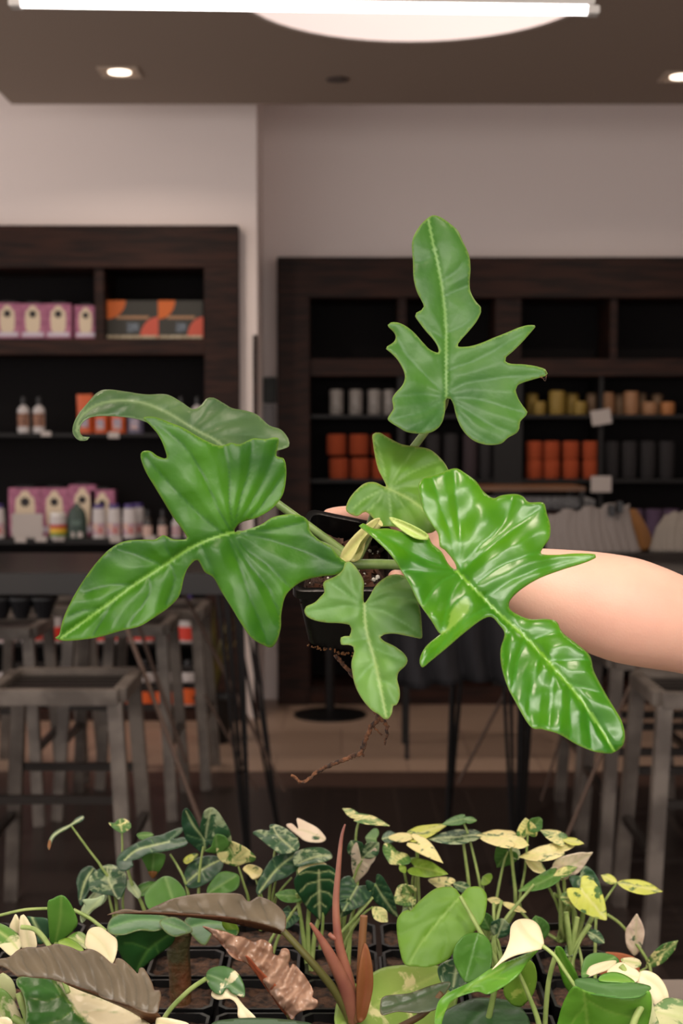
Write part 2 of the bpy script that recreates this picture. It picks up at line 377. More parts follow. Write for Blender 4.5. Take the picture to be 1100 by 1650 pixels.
def kit_box(px, wpx, label):
    Y = YS; b = SP(px, 543, Y); wd = wpx / F * Y; ht = 62 / F * Y
    t = thing('gift_kit_box', label, 'box', b, 'dark and orange gift kits')
    part('carton', MB().box((b.x - wd / 2, Y, b.z), (b.x + wd / 2, Y + .12, b.z + ht), .003), mat('dark_olive_carton', srgb(48, 46, 38), .5), t)
    n = 14
    arc = [(b.x - wd / 2, Y - .001, b.z + ht)] + [(b.x - wd / 2 + wd * .38 * math.cos(a), Y - .001, b.z + ht - ht * .48 * math.sin(a)) for a in [math.pi / 2 * k / n for k in range(n + 1)]]
    part('orange_corner', MB().add(arc, [tuple(range(len(arc)))]), mat('orange_print', srgb(205, 100, 28), .5), t, False)
    arc = [(b.x + wd / 2, Y - .001, b.z)] + [(b.x + wd / 2 - wd * .36 * math.cos(a), Y - .001, b.z + ht * .58 * math.sin(a)) for a in [math.pi / 2 * k / n for k in range(n + 1)]]
    part('coral_corner', MB().add(arc, [tuple(range(len(arc)))]), mat('coral_print', srgb(200, 84, 62), .5), t, False)
    part('caption_bar', MB().box((b.x - wd * .3, Y - .0015, b.z + ht * .53), (b.x + wd * .32, Y, b.z + ht * .6)), mat('tan_print', srgb(170, 128, 92), .5), t, False)
    part('shell_strip', MB().box((b.x - wd * .48, Y - .0025, b.z + .002), (b.x + wd * .48, Y - .001, b.z + ht * .1)), mat('speckled_print', srgb(150, 130, 95), .5, col2=srgb(215, 205, 180), cscale=120), t, False)
    part('window_film', MB().box((b.x - wd * .1, Y - .002, b.z + ht * .2), (b.x + wd * .12, Y - .0005, b.z + ht * .42)), mat('grey_foil', srgb(110, 118, 125), .2, metal=.6, col2=srgb(60, 62, 66), cscale=60), t, False)
kit_box(213, 84, 'dark gift kit with orange corner beside the shelf divider'); kit_box(291, 72, 'dark gift kit with orange corner nearest the right post')

M_btl = mat('white_plastic', srgb(180, 174, 174), .35); M_cap = mat('black_cap', srgb(20, 20, 24), .4); M_purple = mat('purple_cap', srgb(62, 44, 110), .4)
M_lbl = mat('brown_label', srgb(150, 105, 80), .6, col2=srgb(90, 60, 50), cscale=60)
M_red = mat('red_label', srgb(205, 56, 40), .5); M_or = mat('orange_label', srgb(222, 98, 40), .5); M_prt = mat('peach_print', srgb(205, 170, 150), .5, col2=srgb(150, 120, 150), cscale=70)
def bottle(b, r, h, label, grp, capm=M_cap, bodym=M_btl, lab=M_lbl, lz=(.18, .55), neck=.75, name='bottle', cat='bottle', pump=False, wide=False):
    t = thing(name, label, cat, b, grp)
    part('body', MB().lathe([(r * .9, 0), (r, .01 * h), (r, h * .62), (r * .85, h * .7), (r * .4, h * neck), (r * .36, h * .82)], b, 16, 1, .7), bodym, t)
    if wide: part('shoulder', MB().lathe([(r * .95, h * .6), (r * .95, h * .78), (r * .8, h * .84)], b, 16, 1, .7), bodym, t)
    part('cap', MB().lathe([(r * .78, h * .83), (r * .78, h * .93), (r * .7, h * .95)] if wide else [(r * .42, h * .78), (r * .42, h * .95), (r * .3, h)], b, 16, 1, .75), capm, t)
    lb = MB(); n = 10
    vs = []; rr = r * 1.015
    for z in lz:
        for k in range(n + 1):
            a = math.radians(200 + 140 * k / n); vs.append(Vector(b) + Vector((rr * math.cos(a), rr * .7 * math.sin(a), h * z)))
    lb.add(vs, [(k, k + 1, n + 2 + k, n + 1 + k) for k in range(n)])
    part('label', lb, lab, t)
    return t
b0 = bottle(SP(38, 694, YS), .032, .19, 'white bottle with brown label, left of the pair on the middle shelf', 'white bottles on the middle left shelf')
for x, l in ((63, 'white bottle with brown label, right of the pair on the middle shelf'), (292, 'white bottle half hidden behind the curled leaf top, left one'), (318, 'white bottle half hidden behind the curled leaf top, right one')):
    dup(b0, SP(x, 694, YS), l)
M_tag = mat('paper_card', srgb(172, 164, 160), .7)
def tag_card(px, py, Y, wpx, hpx, label, grp='price cards', tilt=0, mt=M_tag):
    c = P(px, py, Y); w2 = wpx / F * Y / 2; h2 = hpx / F * Y
    m = MB().box((-w2, -.001, 0), (w2, .001, h2)); R_ = Matrix.Rotation(tilt, 4, 'Y'); m.v = [c + R_ @ v for v in m.v]
    return single('price_card', m, mt, label, 'price card', grp, False)
tag_card(74, 703, YLF + .02, 16, 8, 'small card under the pair of white brown-labelled bottles', 'small shelf cards')
tag_card(183, 706, YLF + .02, 18, 10, 'small card under the orange pouches', 'small shelf cards')
# orange pouches on the middle shelf
def pouch(px, wpx, hpx, m, label, Y=YS):
    b = SP(px, 697, Y); wd = wpx / F * Y / 2; h = hpx / F * Y; mb = MB(); vs = []; n, mm = 8, 8
    for s_ in (-1, 1):
        for j in range(mm + 1):
            for i in range(n + 1):
                u = i / n * 2 - 1; v = j / mm
                vs.append(b + Vector((u * wd * (1 - .06 * math.sin(v * 3.1)), s_ * .03 * (1 - u ** 4) * (1 - v) ** .6, v * h)))
    fs = []
    for s_ in range(2):
        o = s_ * (n + 1) * (mm + 1)
        for j in range(mm):
            for i in range(n):
                q = (o + j * (n + 1) + i, o + j * (n + 1) + i + 1, o + (j + 1) * (n + 1) + i + 1, o + (j + 1) * (n + 1) + i); fs.append(q if s_ == 0 else q[::-1])
    mb.add(vs, fs); t = thing('snack_pouch', label, 'pouch', b, 'orange pouches on the middle left shelf')
    part('bag', mb, m, t)
    part('window', MB().box((b.x - wd * .5, b.y - .032, b.z + h * .15), (b.x + wd * .5, b.y - .03, b.z + h * .55)), mat('blue_grey_film', srgb(120, 125, 150), .25, col2=srgb(190, 150, 140), cscale=50), t, False)
M_opouch = mat('orange_pouch', srgb(190, 84, 38), .45)
pouch(137, 26, 62, M_opouch, 'tall orange pouch left of the curling leaf tip'); pouch(163, 24, 40, M_opouch, 'orange pouch beneath the drooping leaf tip, second from left')
pouch(190, 26, 42, M_opouch, 'orange pouch with pale window below the leaf curl'); pouch(218, 26, 42, mat('blue_pouch', srgb(92, 88, 110), .4), 'grey blue pouch below the curled leaf')

# lower left shelf, front row
YF2 = YLF + .05
def framed_card():
    b = SP(44, 866, YF2); t = thing('framed_card', 'white card in a clear stand on the lower left shelf', 'card', b, None)
    w_ = 50 / F * YF2 / 2; h_ = 40 / F * YF2
    part('card', MB().box((b.x - w_, YF2, b.z + .006), (b.x + w_, YF2 + .003, b.z + h_), .001), M_tag, t, False)
    part('stand', MB().box((b.x - w_ * .8, YF2 - .01, b.z), (b.x + w_ * .8, YF2 + .03, b.z + .006)), mat('grey_plastic', srgb(150, 145, 142), .3), t, False)
framed_card()
jar = thing('food_jar', 'white jar with red, yellow and green label on the lower left shelf', 'jar', SP(94, 866, YF2))
b = SP(94, 866, YF2)
part('body', MB().lathe([(.042, 0), (.045, .01), (.045, .1), (.04, .12)], b, 18), M_btl, jar)
for (z0, z1, c) in ((.012, .03, srgb(90, 120, 40)), (.03, .055, srgb(205, 165, 40)), (.055, .075, srgb(175, 60, 50))):
    part('label_band', MB().lathe([(.0455, z0), (.0455, z1)], b, 18), mat('band_%d' % int(z0 * 1000), c, .5), jar)
part('lid', MB().lathe([(.041, .12), (.041, .135)], b, 18), M_white, jar)
gb = thing('green_bottle', 'dark green arched bottle on the lower left shelf', 'bottle', SP(124, 866, YF2)); b = SP(124, 866, YF2)
part('body', MB().lathe([(.05, 0), (.053, .01), (.053, .1), (.045, .135), (.03, .16), (.014, .172), (.012, .185)], b, 20, 1, .6), mat('green_plastic', srgb(38, 58, 50), .35), gb)
part('label', MB().box((b.x - .026, b.y - .034, b.z + .07), (b.x + .026, b.y - .0315, b.z + .095)), mat('grey_green_print', srgb(78, 98, 90), .5), gb, False)
wb = bottle(SP(160, 864, YF2), .036, .19, 'white purple-capped bottle beside the dark green bottle', 'purple capped bottles on the lower left shelf', M_purple, M_btl, M_prt, (.1, .42), wide=True)
part('red_mark', MB().box((SP(160, 864, YF2).x + .002, SP(160, 864, YF2).y - .027, SP(160, 864, YF2).z + .03), (SP(160, 864, YF2).x + .014, SP(160, 864, YF2).y - .0262, SP(160, 864, YF2).z + .055)), mat('red_print', srgb(170, 40, 50), .5), wb, False)
for x, l in ((184, 'middle one of the three front white purple-capped bottles'), (209, 'rightmost of the three front white purple-capped bottles'), (-3, 'white purple-capped bottle cut by the left edge')): dup(wb, SP(x, 864, YF2), l)
dup(wb, SP(222, 864, YF2 + .09), 'white purple-capped bottle standing behind the front three')
db = bottle(SP(238, 864, YF2), .025, .15, 'small dropper bottle with black top, left of the pair beside the leaf', 'dropper bottles on the lower left shelf', M_cap, mat('dark_amber', srgb(38, 30, 26), .25), mat('pinkish_label', srgb(190, 160, 150), .6), (.05, .45))
dup(db, SP(262, 864, YF2), 'small dropper bottle with black top, right of the pair beside the leaf')
for i, x in enumerate((284, 305, 326)): bottle(SP(x, 864, YF2 + .02), .026, .13, ['white bottle touching the green leaf edge on the lower left shelf', 'white bottle mostly behind the big left leaf', 'white bottle at the right end of the lower left shelf'][i], 'small white bottles on the lower left shelf', M_white, M_btl, M_prt, (.1, .5))
for i, (x, y) in enumerate(((33, 874), (66, 873), (94, 872), (124, 866), (186, 874), (242, 872))):
    tag_card(x, y, YLF + .02, 18, 9, ['small shelf card left below the framed card', 'small shelf card right below the framed card', 'small shelf card below the striped jar', 'small shelf card below the dark green bottle', 'small shelf card below the purple-capped bottles', 'small shelf card below the dropper bottles'][i], 'small shelf cards')
# shelves under the counter: rows of white jugs
pos = [-30, 12, 50, 84, 122, 160, 196, 232, 268, 304]
nm = ['off the left edge', 'behind the second stool seat, leftmost', 'behind the second stool, beside its right leg', 'left of the pointed leaf tip', 'behind the pointed leaf tip', 'below the lower left leaf', 'right below the lower left leaf', 'left of the middle stool leg', 'between the two middle stool legs', 'rightmost next to the leafy pot']
j0 = None
for i, x in enumerate(pos):
    bb = SP(x, 1034, YF2)
    if j0 is None: j0 = bottle(bb, .055, .25, 'red-labelled white jug on the upper under-counter shelf, ' + nm[i], 'white jugs with red labels', M_purple, M_btl, M_red, (.06, .34), name='plastic_jug', cat='jug')
    else: dup(j0, bb, 'red-labelled white jug on the upper under-counter shelf, ' + nm[i])
k0 = None
for i, x in enumerate(pos):
    bb = SP(x, 1134, YF2)
    if k0 is None: k0 = bottle(bb, .058, .24, 'orange-labelled white jug on the bottom shelf, ' + nm[i], 'white jugs with orange labels', M_cap, M_btl, M_or, (.04, .45), name='plastic_jug', cat='jug')
    else: dup(k0, bb, 'orange-labelled white jug on the bottom shelf, ' + nm[i])
bw0 = None
for i, x in enumerate((0, 34, 70)):
    bb = SP(x, 1008, 5.1); hb = .1
    if bw0 is None:
        bw0 = thing('black_planter', 'small black planter under the counter at the left edge', 'planter', SP(x, 960, 6.7), 'small black hanging planters')
    # hanging pots under table rail
    c = P(x, 961, 4.75) + Vector((0, 0, 0))
    pot = MB().lathe([(.022, -.075), (.045, -.01), (.05, -.01), (.05, 0)], c, 16)
    if i == 0:
        bpy.data.objects.remove(bw0)
    single('hanging_cup', pot, M_cap, ['black cup hanging under the counter edge, nearest the left edge', 'black cup hanging under the counter edge, middle one', 'black cup hanging under the counter edge, nearest the leaf'][i], 'cup', 'black cups under the counter')

# right cabinet goods
YG = YRF + .1
M_or2 = mat('rust_orange_knit', srgb(150, 62, 26), .9, bump=.4, bscale=200)
def cyl(px, py, Y, wpx, hpx, m, label, name, cat, grp, wick=False):
    b = SP(px, py, Y); r = wpx / F * Y / 2; h = hpx / F * Y
    t = thing(name, label, cat, b, grp)
    part('body', MB().lathe([(r * .9, 0), (r, .008), (r, h - .008), (r * .88, h), (.005, h + .001)], b, 20), m, t)
    part('wick' if wick else 'band', MB().lathe([(.002, h), (.002, h + .012)], b, 6) if wick else MB().lathe([(r * 1.01, h * .46), (r * 1.01, h * .54)], b, 20), M_blk if wick else m, t)
    return t
for (row, y0) in ((0, 767), (1, 733)):
    for i, x in enumerate((546 - row * 4, 580 - row * 2, 614)):
        cyl(x, y0, YG, 31, 33, M_or2, 'rust orange roll left of the central leaf, %s row, %s' % (('bottom', 'top')[row], ('far left', 'second', 'third', 'fourth')[i]), 'fabric_roll', 'roll', 'rust orange rolls, left stack')
    for i, x in enumerate((860, 888, 919, 951)):
        cyl(x, 771 - row * 30, YG, 27, 30, M_or2, 'rust orange roll on the right shelf, %s row, %s' % (('bottom', 'top')[row], ('far left', 'second from left', 'third from left', 'far right beside the card')[i]), 'fabric_roll', 'roll', 'rust orange rolls, right stack')
M_dk = mat('charcoal_knit', srgb(34, 32, 34), .9); M_dk2 = mat('plum_grey_knit', srgb(52, 42, 46), .9)
dk = [(668, 'left of'), (697, 'directly right of'), (726, 'second right of'), (757, 'third right of'), (783, "farthest right of")]
for i, (x, l) in enumerate(dk): cyl(x, 771, YG, 23, 72, M_dk2 if i == 3 else M_dk, 'tall charcoal roll in the middle bay, %s the top leaf petiole' % l, 'fabric_roll', 'roll', 'charcoal rolls, middle bay')
for i, x in enumerate((984, 1013, 1043, 1073)): cyl(x, 771, YG, 24, 60, M_dk, 'tall black roll right of the orange rolls, %s' % ('first', 'second', 'third', 'fourth')[i], 'fabric_roll', 'roll', 'black rolls, right bay')
M_gl = mat('frosted_glass_cup', srgb(140, 134, 130), .35, col2=srgb(120, 116, 112), cscale=40)
for i, x in enumerate((542, 573, 603, 628)): cyl(x, 665, YG, 22, 40, M_gl, ['grey glass candle cup nearest the left post', 'second grey glass candle cup from the left post', 'third grey glass candle cup, touching the leaf', 'grey glass candle cup behind the top leaf'][i], 'candle_cup', 'candle', 'grey glass candle cups', True)
M_y = mat('mustard_wax', srgb(136, 112, 46), .6); M_y2 = mat('tan_wax', srgb(146, 106, 74), .6); M_y3 = mat('amber_wax', srgb(160, 104, 58), .6); M_y4 = mat('brown_wax', srgb(106, 82, 58), .6)
cd = [(857, 20, 34, M_y, .06), (868, 22, 21, M_y, 0), (897, 26, 38, M_y, 0), (921, 22, 34, M_y, .06), (934, 22, 21, M_y, 0), (954, 20, 34, M_y4, .06), (977, 24, 36, M_y2, .04), (998, 18, 33, M_y4, .06), (1016, 24, 37, M_y2, 0), (1034, 14, 34, M_y4, .06), (1046, 25, 20, M_y2, 0), (1058, 18, 33, M_y4, .06), (1075, 23, 20, M_y3, 0)]
cl = ['tall mustard candle behind the leftmost short one', 'short mustard candle nearest the leaf tip', 'tallest thick mustard candle', 'mustard candle right of the tallest mustard one', 'short mustard candle at the end of the mustard ones', 'brown candle first right of the mustard candles', 'tan candle above the tilted price card', 'thin brown candle right of the tilted card', 'thick tan candle in the middle of the tan group', 'narrow brown candle in the back right of the thick tan one', 'short tan candle, second from the right end', 'brown candle behind the two short ones', 'short amber candle at the right end']
for (x, wd, hh, m, dy), l in zip(cd, cl): cyl(x, 666, YG + dy, wd, hh, m, l, 'pillar_candle', 'candle', 'mustard and tan candles', True)
tag_card(970, 684, YRF - .01, 32, 24, 'tilted white price card below the tan candles', tilt=math.radians(-9))
tag_card(968, 793, YRF - .01, 33, 26, 'white price card at the corner of the orange rolls')
M_plum = mat('plum_knit', srgb(78, 60, 84), .9)
for i, x in enumerate((1022, 1052, 1080)): cyl(x, 870, YG, 28, 50, M_plum, 'purple roll on the right lower shelf, %s' % ('left, above the mustard throw', 'middle', 'right, above the second grey throw')[i], 'fabric_roll', 'roll', 'purple rolls')
for i, (x, m) in enumerate(((523, mat('kraft_box', srgb(120, 104, 92), .6)), (551, mat('slate_box', srgb(70, 78, 84), .6)))):
    b = SP(x, 869, YG); r = 12 / F * YG
    single('small_box', MB().box((b.x - r, b.y, b.z), (b.x + r, b.y + .05, b.z + .12), .003), m, ['small kraft coloured box above the pot rim', 'small slate grey box beside the kraft box'][i], 'box')
# wall strip goods between the two cabinets
wx = X(432, YR); 
single('wall_box', MB().box((X(421, YR), YR - .05, Z(702, YR)), (X(443, YR), YR - .0005, Z(652, YR)), .006), mat('pale_grey_plastic', srgb(150, 146, 148), .5), 'pale grey box mounted on the wall strip between the shelving units', 'wall box')
single('wall_picture', MB().box((X(424, YR), YR - .02, Z(650, YR)), (X(446, YR), YR - .0005, Z(608, YR)), .002), mat('dark_green_print', srgb(50, 56, 50), .5, col2=srgb(30, 34, 32), cscale=20), 'small dark framed picture above the pale grey wall box', 'picture')
struct('trim_1', MB().box((X(412, YL) - .012, YL - .012, 0), (X(415, YL) + .001, YL + .02, Z(540, YL))), M_wood)

# ------------------------------------------------------------------ tables with hairpin legs
M_top = mat('black_stained_tabletop', srgb(24, 21, 20), .3, col2=srgb(32, 27, 24), cscale=3, stretch=(1, 5, 1))
M_rod = mat('black_steel_rod', srgb(24, 23, 24), .4, metal=.5)
M_rust = mat('rusty_brown_rod', srgb(84, 66, 56), .5, metal=.4)
TZ = 1.05
def hairpin(t, tops, foot, r=.006, rung=None):
    m = MB()
    for (x, y) in tops:
        m.tube([(x, y, TZ - .07), (foot[0] + (x - foot[0]) * .06, foot[1] + (y - foot[1]) * .06, .012), ], r, 8)
    m.lathe([(.02, 0), (.02, .012)], (foot[0], foot[1], 0), 12)
    if rung: 
        z = rung; k = .06 + .94 * z / (TZ - .07)
        q = [(foot[0] + (x - foot[0]) * k, foot[1] + (y - foot[1]) * k, z) for x, y in tops]
        m.tube([q[0], q[1]], r * .8, 6)
    part('leg', m, M_rod, t)
lt = thing('bar_table', 'black bar-height table in front of the left shelving, with stools', 'table', (-1.3, 5, 0))
YT0, YT1 = 4.6, 5.4
x1 = X(372, YT0)
part('tabletop', MB().box((-2.4, YT0, TZ - .07), (x1, YT1, TZ), .004), M_top, lt)
hairpin(lt, [(X(350, 4.66), 4.66), (X(386, 4.66) - .0, 4.72), (X(363, 4.8), 4.84)], (X(400, 4.66), 4.68), rung=.38)
hairpin(lt, [(X(378, 4.7), 4.7), (X(362, 4.7), 4.66), (X(384, 4.9), 4.85)], (X(402, 4.7), 4.72), .005)
hairpin(lt, [(x1 - .06, 5.2), (x1 - .02, 5.3), (x1 - .0, 5.36)], (X(450, 5.3), 5.3))
hairpin(lt, [(-2.35, 4.65), (-2.3, 4.7), (-2.25, 4.65)], (-2.35, 4.65)); hairpin(lt, [(-2.35, 5.35), (-2.3, 5.3), (-2.25, 5.35)], (-2.35, 5.35))
def rod(a, b, t, m=M_rust, r=.006): part('brace_rod', MB().tube([a, b], r, 8), m, t)
rod(P(178, 1000, 4.62) + Vector((0, 0, .12)), P(330, 1345, 4.3), lt, r=.0075)
rod(P(205, 1000, 5.0) + Vector((0, 0, .1)), P(300, 1230, 5.0), lt, r=.007)
rod(P(296, 955, 5.0), P(458, 1275, 5.0), lt, r=.007)
rod(P(330, 1120, 5.1), P(415, 1275, 5.1), lt, r=.005)
# fix: braces start at the table's underside
rt = thing('bar_table', 'black bar-height table behind the arm on the right, with stools', 'table', (1.4, 5, 0))
xr0 = X(735, 5.0)
part('tabletop', MB().box((xr0, YT0, TZ - .07), (2.6, YT1, TZ), .004), M_top, rt)
hairpin(rt, [(X(805, 4.66), 4.66), (X(822, 4.7), 4.72), (X(872, 4.8), 4.84)], (X(835, 4.66), 4.68))
hairpin(rt, [(X(845, 4.66), 4.66), (X(852, 4.7), 4.72), (X(868, 4.8), 4.8)], (X(840, 4.7), 4.74), .012, rung=.5)
hairpin(rt, [(X(722, 5.3) + .03, 5.3), (X(733, 5.3) + .02, 5.34), (X(752, 5.3) + .02, 5.36)], (X(722, 5.3), 5.3), .009)
hairpin(rt, [(2.5, 4.65), (2.45, 4.7), (2.55, 4.65)], (2.55, 4.65)); hairpin(rt, [(2.5, 5.35), (2.45, 5.3), (2.55, 5.35)], (2.55, 5.35))
rod(P(1040, 1045, 4.6), P(912, 1350, 4.35), rt, r=.006)
rod(P(822, 1100, 5.0), P(738, 1262, 5.0), rt, r=.006); rod(P(935, 1085, 5.1), P(872, 1290, 5.1), rt, r=.005); rod(P(1000, 1050, 5.1), P(960, 1120, 5.1), rt, r=.005)
# pedestal table behind
pc = G(532, 1143, 0)
pt = thing('pedestal_table', 'black round pedestal table base on the pale tiles behind the pot', 'table', (pc.x, pc.y - .16, 0)); c = Vector((pc.x, pc.y - .16, 0))
part('base_disc', MB().lathe([(.195, 0), (.195, .008), (.12, .022), (.03, .035)], c, 40), M_rod, pt)
part('column', MB().lathe([(.026, .03), (.026, .73)], c, 16), M_rod, pt)
part('tabletop', MB().lathe([(.01, .72), (.19, .725), (.19, .745)], c, 40), M_rod, pt)

# dark drape over the table end
dr = MB(); vs = []; nx, nz = 50, 14
xa, xb = X(588, 5.05), X(868, 5.05)
for j in range(nz + 1):
    for i in range(nx + 1):
        u = i / nx; v = j / nz
        vs.append((xa + (xb - xa) * u, 4.5 + .025 * math.sin(u * 40 + 2 * math.sin(v * 3)) * (.3 + v) + .02 * math.sin(u * 13), TZ + .012 - (v * (.36 + .01 * math.sin(u * 9)))))
for i in range(nx + 1): vs.append((xa + (xb - xa) * i / nx, 5.3, TZ + .012))
fs = [(j * (nx + 1) + i, j * (nx + 1) + i + 1, (j + 1) * (nx + 1) + i + 1, (j + 1) * (nx + 1) + i) for j in range(nz) for i in range(nx)]
o_ = (nz + 1) * (nx + 1); fs += [(i + 1, i, o_ + i, o_ + i + 1) for i in range(nx)]
dr.add(vs, fs)
dro = single('navy_blanket', dr, mat('midnight_cloth', srgb(24, 23, 28), .9), 'near-black pleated blanket draped over the end of the right table', 'blanket')
sm = dro.modifiers.new('thick', 'SOLIDIFY'); sm.thickness = .006; sm.offset = -1

# display stand with wood board and grey rolled blanket
Yd = 6.6
ds = thing('display_stand', 'low black display stand with thin wooden top behind the glossy leaf', 'stand', (X(820, Yd), Yd, 0))
part('board', MB().box((X(650, Yd), Yd - .1, Z(790, Yd)), (X(938, Yd), Yd + .25, Z(783, Yd)), .002), mat('oiled_wood', srgb(112, 74, 44), .4, col2=srgb(84, 54, 32), cscale=6, stretch=(1, 8, 8)), ds)
part('lower_shelf', MB().box((X(650, Yd), Yd - .1, Z(828, Yd) - .02), (X(965, Yd), Yd + .25, Z(828, Yd))), M_shelf, ds, False)
for x in (655, 932):
    for dy in (-.09, .24): part('leg', MB().box((X(x, Yd) - .01, Yd + dy - .01, 0), (X(x, Yd) + .01, Yd + dy + .01, Z(790, Yd))), M_black, ds, False)
rb = MB(); zc = Z(809, Yd - .06)
path = [(X(660 + 300 * k / 30, Yd - .1), Yd - .06, Z(811, Yd - .06)) for k in range(31)]
rb.tube(path, [.034 * (1 - .5 * (abs(k - 15) / 15) ** 14) for k in range(31)], 16)
single('rolled_blanket', rb, mat('grey_woven_roll', srgb(120, 120, 122), .9, col2=srgb(70, 70, 72), cscale=60, stretch=(1, 1, 3), bump=.6, bscale=90), 'long grey woven roll under the thin wooden board', 'rolled blanket')

# knitted throws on the right table
def throw(pts, Y, m, label, ribs, back=.1, name='knit_throw'):
    """pts: left edge and right edge pixel polylines (top to bottom) - draped ribbed cloth, with depth"""
    (lt_, rt_) = pts; nu, nv = 90, 16; vs = []
    def lerp(pl, v):
        k = v * (len(pl) - 1); i = min(int(k), len(pl) - 2); f = k - i
        return pl[i][0] * (1 - f) + pl[i + 1][0] * f, pl[i][1] * (1 - f) + pl[i + 1][1] * f
    for j in range(nv + 1):
        v = j / nv; a = lerp(lt_, v); b = lerp(rt_, v)
        for i in range(nu + 1):
            u = i / nu; px = a[0] + (b[0] - a[0]) * u; py = a[1] + (b[1] - a[1]) * u + (4 * math.sin(u * 22) * (1 - v))
            yy = Y + back * (1 - v) - .012 * abs(math.sin(u * ribs * math.pi + .5 * math.sin(v * 3))) - .04 * math.sin(math.pi * u)
            vs.append(P(px, py, yy))
    fs = [(j * (nu + 1) + i, j * (nu + 1) + i + 1, (j + 1) * (nu + 1) + i + 1, (j + 1) * (nu + 1) + i) for j in range(nv) for i in range(nu)]
    o = single(name, MB().add(vs, fs), m, label, 'throw'); s_ = o.modifiers.new('thick', 'SOLIDIFY'); s_.thickness = .02; s_.offset = -1
    return o
M_gk = mat('grey_knit', srgb(112, 105, 102), .95, bump=.5, bscale=150)
throw(([(888, 832), (884, 862), (888, 895)], [(1008, 815), (1016, 850), (1027, 893)]), 5.1, M_gk, 'grey ribbed knit throw clipped up behind the arm', 11)
throw(([(1010, 826), (1016, 850), (1024, 890)], [(1022, 832), (1040, 858), (1050, 888)]), 5.22, mat('mustard_knit', srgb(112, 74, 34), .95, bump=.5, bscale=150), 'mustard throw peeking out behind the grey knit throw', 3)
throw(([(1075, 835), (1062, 855), (1052, 892)], [(1135, 830), (1150, 855), (1165, 893)]), 5.1, mat('grey_knit_warm', srgb(112, 105, 98), .95, bump=.5, bscale=150), 'second grey ribbed throw cut by the right edge', 9)
for i, (x, y) in enumerate(((985, 822), (999, 817))):
    c = P(x, y, 5.12); single('black_clip', MB().box((c.x - .012, c.y - .02, c.z - .02), (c.x + .008, c.y + .03, c.z + .02), .003), M_cap, ['black clip on the top edge of the grey knit throw, left one', 'black clip on the top edge of the grey knit throw, right one'][i], 'clip', 'black clips')

# ------------------------------------------------------------------ stools
M_st = mat('brushed_gunmetal', srgb(122, 113, 105), .4, metal=.35, col2=srgb(88, 80, 74), cscale=9, bump=.05)
M_st2 = mat('dark_seat_metal', srgb(52, 47, 44), .3, metal=.6)
def stool(xl, Yf, label, first=None, w_=.38, H=.76):
    loc = Vector((xl + w_ / 2, Yf + w_ / 2, 0))
    if first: return dup(first, loc, label)
    t = thing('bar_stool', label, 'stool', loc, 'square metal bar stools'); a = w_ / 2; T = .04
    def q(x, y, z): return loc + Vector((x, y, z))
    fr = MB()
    for s_ in (-1, 1):
        fr.box(q(-a, s_ * a - T / 2, H - .045), q(a, s_ * a + T / 2, H), .003); fr.box(q(s_ * a - T / 2, -a + T / 2, H - .045), q(s_ * a + T / 2, a - T / 2, H - .001), .003)
    part('seat_frame', fr, M_st, t)
    sl = MB()
    for k in range(6): sl.box(q(-a + T / 2, -a + .045 + k * .056, H - .03), q(a - T / 2, -a + .08 + k * .056, H - .018), .002)
    part('slatted_seat', sl, M_st2, t)
    sp_ = .035
    for sx in (-1, 1):
        for sy in (-1, 1): part('leg', MB().sqtube(q(sx * (a - .01), sy * (a - .01), H - .04), q(sx * (a + sp_), sy * (a + sp_), .0), .042), M_st, t, False)
    for z, sd in ((.44, 0), (.29, 1), (.44, 2), (.29, 3)):
        e = a + sp_ * (1 - z / H)
        A, B = [((-e, -e), (e, -e)), ((e, -e), (e, e)), ((e, e), (-e, e)), ((-e, e), (-e, -e))][sd]
        part('stretcher', MB().sqtube(q(A[0], A[1], z), q(B[0], B[1], z), .024), M_st2, t, False)
    return t
s0 = stool(X(176, 4.1) - .36, 4.1, 'nearest metal bar stool at the left edge')
for px, Y, l, side in ((46, 5.42, 'metal bar stool behind the nearest left one, cut by the left edge', 'r'), (262, 5.5, 'metal bar stool below the large left leaf', 'r'), (318, 5.98, 'farthest left metal bar stool, beside the potted plant', 'r'),
                       (1070, 4.05, 'nearest metal bar stool at the right edge', 'l'), (992, 4.72, 'metal bar stool under the elbow, behind the nearest right one', 'l'), (948, 5.35, 'farthest right metal bar stool', 'l'), (120, 6.1, 'dark metal bar stool farthest back behind the left stools', 'r')):
    stool(X(px, Y) - (.38 if side == 'r' else 0), Y, l, s0)

# leafy plant standing on the floor behind the left table
fp = G(345, 1195, 0); fpl = thing('potted_grass_plant', 'dim leafy plant in a dark planter behind the left table end', 'potted plant', (fp.x, fp.y, 0))
part('planter', MB().lathe([(.07, 0), (.1, .22), (.105, .22), (.095, .2), (.01, .2)], (fp.x, fp.y, 0), 24), M_black, fpl)
M_gr = mat('dull_olive_leaf', srgb(70, 74, 36), .5, col2=srgb(110, 96, 40), cscale=6)
for k in range(16):
    a = k * 2.4; L = .35 + .25 * RND.random(); bx = Vector((fp.x, fp.y, .2)); m = MB(); vs = []
    for i in range(9):
        u = i / 8; p = bx + Vector((math.cos(a) * .16 * u ** 1.6, math.sin(a) * .16 * u ** 1.6, L * u)); wd = .014 * math.sin(math.pi * min(1, u * .9 + .12)); sd = Vector((-math.sin(a), math.cos(a), 0))
        vs += [p - sd * wd, p + Vector((0, 0, -.003)), p + sd * wd]
    fs = []
    for i in range(8):
        for j in range(2): fs.append((i * 3 + j, i * 3 + j + 1, i * 3 + j + 4, i * 3 + j + 3))
    part('leaf', m.add(vs, fs), M_gr, fpl)

